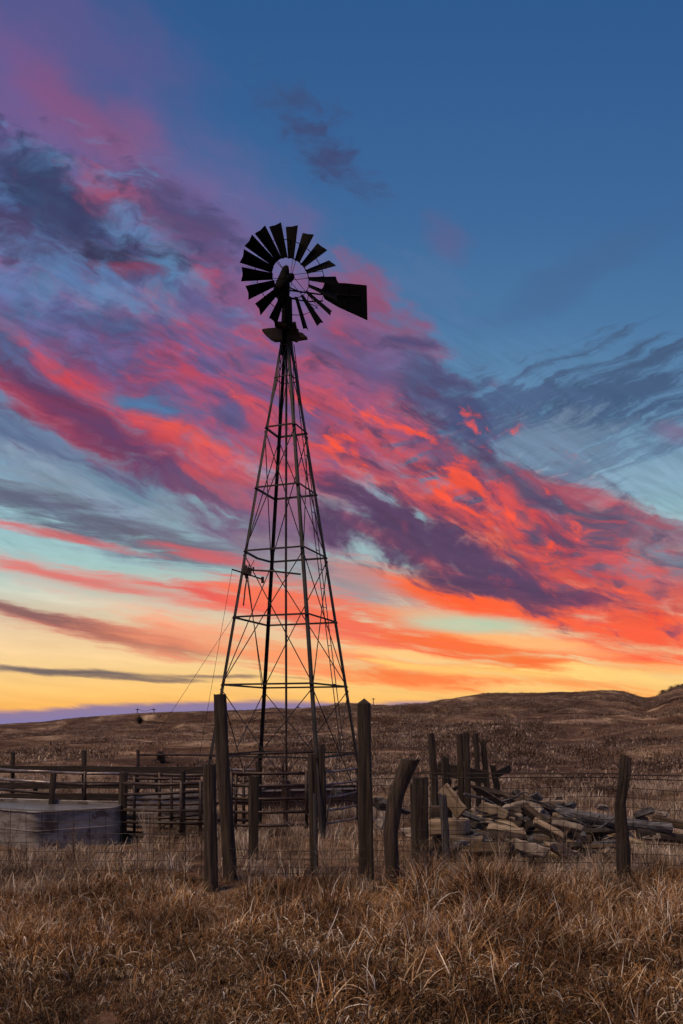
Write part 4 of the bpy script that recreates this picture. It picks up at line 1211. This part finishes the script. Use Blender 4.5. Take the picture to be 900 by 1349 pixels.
rnd = random.Random(77)
def zone(px, v):
    a = 'beside the stacked beams' if px < 665 else ('in the middle of the heap' if px < 722 else ('at the right of the heap' if px < 775 else 'at the thin right end of the heap'))
    return ('high ' if v < .4 else ('midway ' if v < .7 else 'low in front ')) + a
for i in range(190):
    u = rnd.random()
    px = 612 + 205 * u ** .95
    crest = np.interp(px, [600, 640, 680, 700, 730, 770, 820], [1058, 1056, 1046, 1044, 1052, 1068, 1084])
    v = rnd.random() ** .8
    py = crest + 6 + v * (1130 - crest - 8)
    d = 13.2 - 2.0 * v + rnd.uniform(-.15, .15)
    p = at(px, py, d); p.z = max(p.z, .05)
    t = rnd.random()
    rot = (rnd.uniform(-.5, .5), rnd.uniform(-.5, .5), rnd.uniform(0, 6.28))
    zn = zone(px, v)
    if t < .30:
        pale = rnd.random() < .6; big = rnd.random() < .45
        sx = rnd.uniform(.28, .42) if big else rnd.uniform(.15, .26)
        rock(p, (sx, sx * rnd.uniform(.6, .8), sx * rnd.uniform(.35, .6)), rot, M_ROCK if pale else M_ROCKD,
             '%s %s broken rock %s' % ('large' if big else 'small', 'pale' if pale else 'dark', zn), 100 + i, group='broken rocks of the rubble heap')
    else:
        lg = rnd.random() < .3
        L = rnd.uniform(.7, 1.35) if lg else rnd.uniform(.22, .55)
        a = rnd.choice([rnd.uniform(-.2, .55), rnd.uniform(.2, .9), rnd.uniform(-.5, .1)]); b_ = rnd.uniform(-.9, .9)
        if lg: a *= .6
        dv = Vector((math.cos(a) * math.cos(b_), math.sin(b_), -math.sin(a) * math.cos(b_))) * L / 2
        q0, q1 = p - dv, p + dv
        q0.z = max(q0.z, .03); q1.z = max(q1.z, .03)
        mt, cn = rnd.choice([(M_PLANK, 'brown'), (M_PLANK, 'brown'), (M_PLANKG, 'grey'), (M_PLANKG, 'grey'), (M_PLANKD, 'blackened'), (M_PLANKD, 'blackened'), (M_PLANKL, 'pale')])
        o = board('broken_board', q0, q1, rnd.uniform(.06, .14) if lg else rnd.uniform(.09, .19), rnd.uniform(.04, .09) if lg else rnd.uniform(.06, .15), mt,
              '%s %s broken board %s' % ('long' if lg else 'short', cn, zn), group='broken boards of the rubble heap', roll=rnd.uniform(-.8, .8), bend=rnd.uniform(-.03, .05), jag=True)

for k, (px_, py_, ln, w_, a_, mt, lb) in enumerate([
    (652, 1068, .42, .17, .35, M_PLANKL, 'pale sawn block tilted on the crest right of the leaning board'),
    (680, 1064, .36, .16, -.3, M_ROCK, 'stone-coloured block at the crest in the middle'),
    (668, 1096, .46, .17, .12, M_PLANKL, 'pale cut timber end facing the viewer below the grey slab board'),
    (704, 1074, .40, .15, .7, M_PLANK, 'brown cut timber pitched steeply near the crest'),
    (722, 1092, .44, .15, .5, M_PLANKL, 'pale cut timber sloping down below the log'),
    (748, 1088, .40, .14, .2, M_ROCK, 'blocky pale stone under the left end of the log'),
    (647, 1118, .5, .19, -.05, M_PLANK, 'thick brown timber low at the left of the heap'),
    (700, 1118, .42, .17, .25, M_ROCK, 'blocky pale stone low in the middle of the heap')]):
    p = at(px_, py_, 13.0 - (py_ - 1050) * .028 - .25)
    dv = Vector((math.cos(a_), -.35, -math.sin(a_))) * ln / 2
    board('timber_block', p - dv, p + dv, w_ * .9, w_ * (.6 + .1 * (k % 4)), mt, lb, cat='timber', roll=.2 * k, jag=True)

for k in range(9):
    px_ = 640 + 19 * k; py_ = [1058, 1072, 1050, 1084, 1062, 1100, 1080, 1092, 1088][k]
    p = at(px_, py_, 12.3 - .1 * (k % 3)); a_ = rnd.uniform(-.7, .9); L_ = rnd.uniform(.4, .9)
    dv = Vector((math.cos(a_), rnd.uniform(-.5, .5), -math.sin(a_) * .6)) * L_ / 2
    b = MB(); b.tube([p - dv, p + Vector((0, 0, rnd.uniform(-.04, .06))), p + dv * .6 + Vector((0, 0, .03)), p + dv], rnd.uniform(.012, .022), 6, scales=[1.2, 1, .7, .35])
    q = p + dv * .2; b.tube([q, q + Vector((rnd.uniform(-.1, .2), .05, rnd.uniform(.05, .2)))], .008, 5)
    tag(b.build('branch', M_PLANKD if k % 2 else M_PLANKG, origin=p), '%s broken branch %s' % ('dark' if k % 2 else 'grey', zone(px_, (py_ - 1045) / 75)), 'branch', 'broken branches of the rubble heap')
same = {}
for o in COL.objects:
    if o.get('group', '').endswith('of the rubble heap'): same.setdefault(o['label'], []).append(o)
for lb, os_ in same.items():
    if len(os_) > 1:
        os_.sort(key=lambda o: o.location.x / o.location.y)
        wd = ['left-hand', 'right-hand'] if len(os_) == 2 else (['leftmost'] + ['second', 'third', 'fourth', 'fifth', 'sixth', 'seventh'])
        for k, o in enumerate(os_):
            o['label'] = wd[k] + ' ' + lb if len(os_) == 2 or k == 0 else wd[k] + '-from-left ' + lb

# core mound of soil and small rubble under the heap
def mound():
    b = MB(); N = 30; Mv = 14; vs = []; 
    for i in range(Mv):
        for j in range(N):
            px = 575 + 250 * j / (N - 1); d = 11.6 + 2.4 * i / (Mv - 1)
            x = (px - 450) / FPX * d
            crest = float(np.interp(px, [575, 600, 640, 700, 740, 790, 825], [0, .4, .58, .64, .5, .26, 0]))
            h = crest * math.sin(math.pi * min(1, max(0, i / (Mv - 1)))) ** .7 + .1 * mnoise.noise(Vector((x * 3, d * 3, 0)))
            if i in (0, Mv - 1) or j in (0, N - 1): h = -.15
            vs.append((x, d, h + tz(x, d) - .05))
    fs = [(i * N + j, i * N + j + 1, (i + 1) * N + j + 1, (i + 1) * N + j) for i in range(Mv - 1) for j in range(N - 1)]
    b.add(vs, fs); o = b.build('rubble_soil', M_ROCKD, smooth=False); tag(o, kind='stuff')
mound()

# ------------------------------------------------------------------ far things on the slope and skyline
def brush(px, py, d, w, h, label, seed):
    x = (px - 450) / FPX * d; g = tz(x, d); rnd = random.Random(seed)
    b = MB()
    for k in range(60 if d > 60 else 110):
        a = rnd.uniform(0, 6.28); e = rnd.uniform(.25, 1.45); L = rnd.uniform(.6, 1.0)
        dv = Vector((math.cos(a) * math.cos(e) * w / 2, math.sin(a) * math.cos(e) * w / 2, math.sin(e) * h)) * L
        p = Vector((x, d, g - .03)); m_ = p + dv * .55 + Vector((rnd.uniform(-.1, .1) * w, rnd.uniform(-.1, .1) * w, 0)); q = p + dv
        s = h * .022; sd = Vector((math.cos(a + 1.57), math.sin(a + 1.57), 0)) * s
        b.add([p - sd, p + sd, m_ + sd * 1.6, m_ - sd * 1.6, q], [(0, 1, 2, 3), (3, 2, 4)])
        for _ in range(3):
            t = m_.lerp(q, rnd.random()); v2 = Vector((rnd.uniform(-1, 1) * w, rnd.uniform(-1, 1) * w, rnd.uniform(0, 1) * h)) * .16
            b.add([t - sd, t + sd, t + v2 + Vector((0, 0, s)), t + v2 - Vector((0, 0, s))], [(0, 1, 2, 3)])
    o = b.build('brush_plant', M_BUSH, origin=(x, d, g)); tag(o, label, 'bush'); return o
brush(213, 1008, 32, .55, .55, 'small dark bush on the slope above the level pipe', 1)
brush(184, 950, 110, 1.5, 1.3, 'dark bush on the skyline below the twin poles at the left', 2)

for k, (px_, py_, d_, w_) in enumerate([(874, 916, 214, 3.2), (885, 911, 214, 2.6), (893, 908, 214, 3.0), (899, 907, 214, 2.4)]):
    brush(px_, py_, d_, w_, 1.3, ['leftmost dark bush on the steep knob at the far right skyline', 'second dark bush from the left on the far right knob', 'third dark bush from the left on the far right knob', 'dark bush at the very right edge of the skyline'][k], 10 + k)

def pole(px, pytop, d, h, label, cross=True):
    x = (px - 450) / FPX * d; g = tz(x, d); top = EYE - (pytop - HOR) * d / FPX
    root = empty('utility_pole', (x, d, g)); tag(root, label, 'pole')
    w = d * .55 / FPX
    b = MB(); b.tube([Vector((x, d, g - .2)), Vector((x, d, top))], w, 6); b.build('mast', M_PLANKD, root)
    if cross:
        b = MB(); b.box((x, d, top - w * 2.5), (w * 9, w * 1.4, w * 1.4)); b.build('crossarm', M_PLANKD, root)
    return Vector((x, d, top))
pa = pole(181, 933.5, 150, 3, 'left of the twin far poles on the skyline at the left')
pb = pole(203, 933.5, 152, 3, 'right of the twin far poles on the skyline at the left')
b = MB(); b.tube([pa, pa.lerp(pb, .3) - Vector((0, 0, .45)), pa.lerp(pb, .6) - Vector((0, 0, .4)), pb], .035, 4); tag(b.build('cable', M_PLANKD, origin=pa), 'slack cable strung between the twin far poles', 'cable')
pole(492, 919.5, 230, 3, 'tiny far pole on the skyline right of the pointed post')
pole(393, 930.5, 200, 3, 'tiny far pole on the skyline seen through the tower')

# ------------------------------------------------------------------ dry grass
def blade_mat(name, stops, trans=0.25, patch=False):
    m, T, B = new_mat(name)
    g = T.n.new('ShaderNodeNewGeometry'); oi = T.n.new('ShaderNodeObjectInfo')
    r = T.math('FRACT', T.math('ADD', g.outputs['Random Per Island'], T.math('MULTIPLY', oi.outputs['Random'], 0.35)))
    c = T.ramp(r, stops)
    big = T.noise(g.outputs['Position'], 0.9, 3, 0.6)
    f = T.range(big, 0.35, 0.65, 0.45, 1.4)
    c = T.mix(1.0, c, T.comb(f, T.math('POWER', f, 1.15), T.math('POWER', f, 1.3)), 'MULTIPLY')
    if patch:      # whole stretches of the slope carry redder or paler grass
        pn = T.noise(T.mapping(g.outputs['Position'], (0, 0, 0), 0, (1.0, 1.6, 1.0), 'POINT'), 0.06, 5, 0.6, 0.6)
        c = T.mix(1.0, c, T.ramp(pn, [(0.36, (0.68, 0.55, 0.50, 1)), (0.47, (1.05, 0.95, 0.90, 1)), (0.56, (1.4, 1.3, 1.2, 1)), (0.66, (1.9, 1.75, 1.5, 1))]), 'MULTIPLY')
    T.put(B.inputs['Base Color'], c)
    B.inputs['Roughness'].default_value = 0.75
    B.inputs['Specular IOR Level'].default_value = 0.25
    tr = T.n.new('ShaderNodeBsdfTranslucent'); T.put(tr.inputs[0], c)
    mx = T.n.new('ShaderNodeMixShader'); mx.inputs[0].default_value = trans
    T.l.new(B.outputs[0], mx.inputs[1]); T.l.new(tr.outputs[0], mx.inputs[2])
    T.l.new(mx.outputs[0], T.n['Material Output'].inputs[0])
    return m
G_NEAR = blade_mat('dry_grass_blades', [(0.0, (0.014, 0.007, 0.003, 1)), (0.24, (0.07, 0.030, 0.011, 1)), (0.48, (0.25, 0.110, 0.035, 1)), (0.70, (0.47, 0.24, 0.090, 1)), (0.86, (0.66, 0.45, 0.26, 1)), (1.0, (0.88, 0.79, 0.68, 1))])
G_SHADED = blade_mat('shade_toned_dry_grass', [(0.0, (0.014, 0.008, 0.004, 1)), (0.30, (0.06, 0.032, 0.014, 1)), (0.58, (0.20, 0.108, 0.046, 1)), (0.80, (0.40, 0.26, 0.13, 1)), (0.93, (0.62, 0.50, 0.38, 1)), (1.0, (0.85, 0.78, 0.70, 1))])  # darker blade colours stand in for shade down between the front blades
G_PALE = blade_mat('pale_dry_grass', [(0.0, (0.10, 0.062, 0.042, 1)), (0.4, (0.33, 0.22, 0.145, 1)), (0.8, (0.58, 0.44, 0.32, 1)), (1.0, (0.74, 0.63, 0.51, 1))])
G_SLOPE = blade_mat('slope_grass', [(0.0, (0.080, 0.054, 0.040, 1)), (0.35, (0.15, 0.104, 0.078, 1)), (0.7, (0.29, 0.215, 0.165, 1)), (1.0, (0.46, 0.37, 0.30, 1))], patch=True)

def clump(name, n, h, spread, width, arch, seed, mat, segs=4, curl=0.0):
    rnd = random.Random(seed); vs = []; fs = []
    for _ in range(n):
        a = rnd.uniform(0, 6.283); rr_ = spread * math.sqrt(rnd.random())
        p = Vector((rr_ * math.cos(a), rr_ * math.sin(a), -.02))
        H = h * rnd.uniform(.45, 1.15); d = rnd.uniform(0, 6.283)
        dirv = Vector((math.cos(d), math.sin(d), 0)); sd = Vector((-math.sin(d + rnd.uniform(-.8, .8)), math.cos(d), 0)).normalized()
        bend = arch * rnd.uniform(.25, 1.3); w = width * rnd.uniform(.6, 1.3)
        ang = rnd.uniform(.02, .35); seg = H / segs; q = p.copy(); b0 = len(vs)
        for i in range(segs + 1):
            ww = w * (1 - (i / segs) ** 1.6) + w * .12
            vs += [q - sd * ww, q + sd * ww]
            q = q + (dirv * math.sin(ang) + Vector((0, 0, math.cos(ang)))) * seg
            ang += bend / segs * (1 + i * .5)
        for i in range(segs): fs.append((b0 + 2 * i, b0 + 2 * i + 1, b0 + 2 * i + 3, b0 + 2 * i + 2))
    me = bpy.data.meshes.new(name); me.from_pydata([tuple(v) for v in vs], [], fs); me.materials.append(mat)
    return bpy.data.objects.new(name, me)       # a source for the grass below, not a thing of the scene itself

def scatter(name, pts, scales, sources, label, seed=0, tilt=0.15):
    """one stuff object: source clumps set on points"""
    me = bpy.data.meshes.new(name)
    P = np.asarray(pts, 'f'); me.vertices.add(len(P)); me.vertices.foreach_set('co', P.ravel())
    rs = np.random.RandomState(seed)
    rot = np.stack([rs.uniform(-tilt, tilt, len(P)), rs.uniform(-tilt, tilt, len(P)), rs.uniform(0, 6.283, len(P))], -1).astype('f')
    for nm, typ, dat in (('scl', 'FLOAT', np.asarray(scales, 'f')), ('rot', 'FLOAT_VECTOR', rot.ravel()), ('pick', 'INT', rs.randint(0, len(sources), len(P)).astype('i'))):
        a = me.attributes.new(nm, typ, 'POINT')
        a.data.foreach_set('vector' if typ == 'FLOAT_VECTOR' else 'value', dat)
    o = bpy.data.objects.new(name, me); COL.objects.link(o)
    ng = bpy.data.node_groups.new(name + '_nodes', 'GeometryNodeTree')
    ng.interface.new_socket('Geometry', in_out='INPUT', socket_type='NodeSocketGeometry')
    ng.interface.new_socket('Geometry', in_out='OUTPUT', socket_type='NodeSocketGeometry')
    N = ng.nodes; Lk = ng.links
    gi = N.new('NodeGroupInput'); go = N.new('NodeGroupOutput')
    iop = N.new('GeometryNodeInstanceOnPoints'); g2i = N.new('GeometryNodeGeometryToInstance')
    for s in reversed(sources):
        oi = N.new('GeometryNodeObjectInfo'); oi.inputs['Object'].default_value = s
        Lk.new(oi.outputs['Geometry'], g2i.inputs[0])
    def attr(nm, typ):
        n = N.new('GeometryNodeInputNamedAttribute'); n.data_type = typ; n.inputs['Name'].default_value = nm
        return [q for q in n.outputs if q.enabled and q.name == 'Attribute'][0]
    Lk.new(gi.outputs[0], iop.inputs['Points']); Lk.new(g2i.outputs[0], iop.inputs['Instance'])
    iop.inputs['Pick Instance'].default_value = True
    Lk.new(attr('pick', 'INT'), iop.inputs['Instance Index'])
    Lk.new(attr('rot', 'FLOAT_VECTOR'), iop.inputs['Rotation'])
    Lk.new(attr('scl', 'FLOAT'), iop.inputs['Scale'])
    Lk.new(iop.outputs[0], go.inputs[0])
    md = o.modifiers.new('scatter', 'NODES'); md.node_group = ng
    tag(o, label, kind='stuff')
    return o

def field_pts(n, d0, d1, half, seed, power=1.0, dens=None):
    """random points in a wedge in front of the viewpoint, density falling with distance when power<2"""
    rs = np.random.RandomState(seed)
    u = rs.rand(n); d = (d0 ** power + u * (d1 ** power - d0 ** power)) ** (1 / power)
    a = rs.uniform(-half, half, n) 
    x = d * a; y = d
    k = np.ones(n, bool)
    if dens is not None: k = rs.rand(n) < dens(x, y)
    x, y = x[k], y[k]
    return x, y, terrain(x, y), rs.rand(len(x))

near = [clump('dry_grass_clump', 44, .30, .13, .0046, 3.0, 10 + i, G_NEAR, 7) for i in range(5)] + \
       [clump('dry_grass_clump', 40, .38, .12, .0042, 2.3, 20 + i, G_NEAR, 7) for i in range(3)] + \
       [clump('dry_grass_clump', 26, .46, .09, .0036, 1.1, 30 + i, G_NEAR, 6) for i in range(2)]
def d_near(x, y): return np.clip(.70 + fbm(x / .8, y / .8, 3, 0) * 2.0, .5, 1)
x, y, z, r = field_pts(16500, 3.4, 10.1, .66, 1, 1.7, d_near)
tall = .62 + .45 * r + .75 * np.clip(fbm(x / 1.3, y / 1.3, 3, 1) * 2.2, -.45, 1) + .16 * np.clip(x / 3.0, -1, 1)
tall *= np.where((y > 8.6) & (np.abs(x) < .5), .75, 1.0)
for px_ in (279, 305, 484, 517, 588, 822):      # trampled round the post feet
    tall *= np.where((y > 7.6) & (np.abs(x / y * FPX + 450 - px_) < 17), .5, 1.0)
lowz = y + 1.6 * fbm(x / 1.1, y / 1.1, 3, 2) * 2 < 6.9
scatter('tall_dry_grass', np.stack([x, y, z], -1)[~lowz], tall[~lowz], near, 'tall orange-brown dry grass along the near side of the fence', 1, .35)
dusk = [clump('matted_grass_clump', 52, .24, .15, .0044, 3.8, 110 + i, G_SHADED, 8) for i in range(6)] + \
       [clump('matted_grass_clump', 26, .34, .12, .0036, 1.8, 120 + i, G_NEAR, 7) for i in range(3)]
scatter('shade_toned_matted_grass', np.stack([x, y, z], -1)[lowz], tall[lowz], dusk, 'matted curling front grass with silvery blades, its colours darkened as shade between blades', 5, .45)

mid = [clump('pale_grass_clump', 26, .22, .14, .004, 1.0, 50 + i, G_PALE, 4) for i in range(5)]
def d_mid(x, y): return np.clip(.42 + fbm(x / 1.4, y / 1.4, 3, 2) * 2.5, .05, 1)
x, y, z, r = field_pts(12500, 9.4, 26, .62, 2, 1.3, d_mid)
# keep the tanks clear
keep = ~((y > 12.4) & (y < 15.0) & (x < -3.25) & (x > -7.5)) & ~((y > 10.9) & (y < 13.8) & (x / y > .12) & (x / y < .32) & (np.random.RandomState(4).rand(len(x)) < .8))
x, y, z, r = x[keep], y[keep], z[keep], r[keep]
scatter('pale_short_grass', np.stack([x, y, z], -1), .6 + .8 * r, mid, 'short pale dry grass inside the corral', 2, .2)

far = [clump('slope_grass_clump', 48, .10, .60, .011, 2.2, 70 + i, G_SLOPE, 3) for i in range(4)] + \
      [clump('slope_grass_clump', 48, .12, .50, .012, 2.4, 80 + i, G_SLOPE, 3) for i in range(2)]
def d_far(x, y): return np.clip(.38 + fbm(x / 8, y / 8, 4, 1) * 5.0, .03, 1)
x, y, z, r = field_pts(95000, 22, 235, .58, 3, 0.75, d_far)
a_ = np.arctan2(x, y); t_ = np.hypot(x, y) / ridge_d(a_)
k = t_ < 1.03
x, y, z, r = x[k], y[k], z[k], r[k]
s = (.7 + .8 * r) * (1 + np.hypot(x, y) / 90)
s *= np.clip(1.25 - t_[k] * 1.0, .22, 1)
scatter('slope_grass', np.stack([x, y, z], -1), s, far, 'tufts of dry grass and low brush over the hillside', 3, .15)

# grass growing up through the front of the heap and along the fence foot
tuft = [clump('heap_grass_clump', 22, .42, .10, .0034, 1.0, 90 + i, G_PALE, 5) for i in range(4)]
rs = np.random.RandomState(9); n_ = 420
d_ = rs.uniform(9.7, 12.2, n_); a_ = np.where(rs.rand(n_) < .75, rs.uniform(540, 900, n_), rs.uniform(-20, 540, n_)); x = (a_ - 450) / FPX * d_
scatter('grass_at_fence_foot', np.stack([x, d_, terrain(x, d_)], -1), .4 + .6 * rs.rand(n_), tuft, 'wispy pale grass growing through the heap and fence foot', 4, .3)

# ------------------------------------------------------------------ single tall dead weeds
def weed(px, pyb, pyt, d, label, seed, n=16, spread=.25, mat=None):
    rnd = random.Random(seed); p = at(px, pyb, d); g = tz(p.x, p.y); p.z = g; H = (pyb - pyt) * d / FPX
    b = MB()
    for k in range(n):
        a = rnd.uniform(-1, 1); dy = rnd.uniform(-.6, .6); L = rnd.uniform(.5, 1.0)
        pts = [p + Vector((a * spread * L * t ** 1.5 + .01 * rnd.uniform(-1, 1), dy * spread * L * t ** 1.5, H * L * t)) for t in (0, .3, .6, .85, 1)]
        b.tube(pts, .0036, 3, scales=[1.2, 1, .8, .6, .3])
        for _ in range(5):
            i = rnd.randint(1, 3); q = pts[i].lerp(pts[i + 1], rnd.random()); v = Vector((rnd.uniform(-.09, .09), rnd.uniform(-.05, .05), rnd.uniform(.03, .12)))
            b.tube([q, q + v], .0018, 3)
    tag(b.build('dead_weed', mat or G_PALE, origin=p), label, 'weed')
weed(196, 1112, 1040, 12.4, 'branching pale dead weed in front of the near pipe panel', 1, 22, .25)
weed(97, 1130, 1048, 11.0, 'tall thin pale stems in front of the middle of the large tank', 2, 7, .06)
weed(12, 1130, 1060, 11.2, 'pale stems before the left end of the large tank', 3, 9, .2)
weed(745, 1150, 1080, 10.4, 'wiry pale weed in front of the heap', 4, 12, .25)
weed(600, 1152, 1088, 10.3, 'bent pale stems before the stacked beams', 5, 12, .2)
weed(560, 1150, 1100, 10.6, 'fine stems at the foot of the broad squared post', 6, 10, .15)
weed(790, 1158, 1090, 9.6, 'long thin stems leaning left of the knotty post', 7, 10, .3)
weed(395, 1150, 1090, 11.5, 'feathery pale weed left of the slim square post', 8, 16, .2)
weed(430, 1165, 1108, 10.0, 'pale stems right of the slim square post', 9, 12, .15)
weed(660, 1165, 1100, 10.0, 'spindly weed before the dark branch', 10, 12, .25)

for o in bpy.data.objects:
    if '_w' in o: del o['_w']
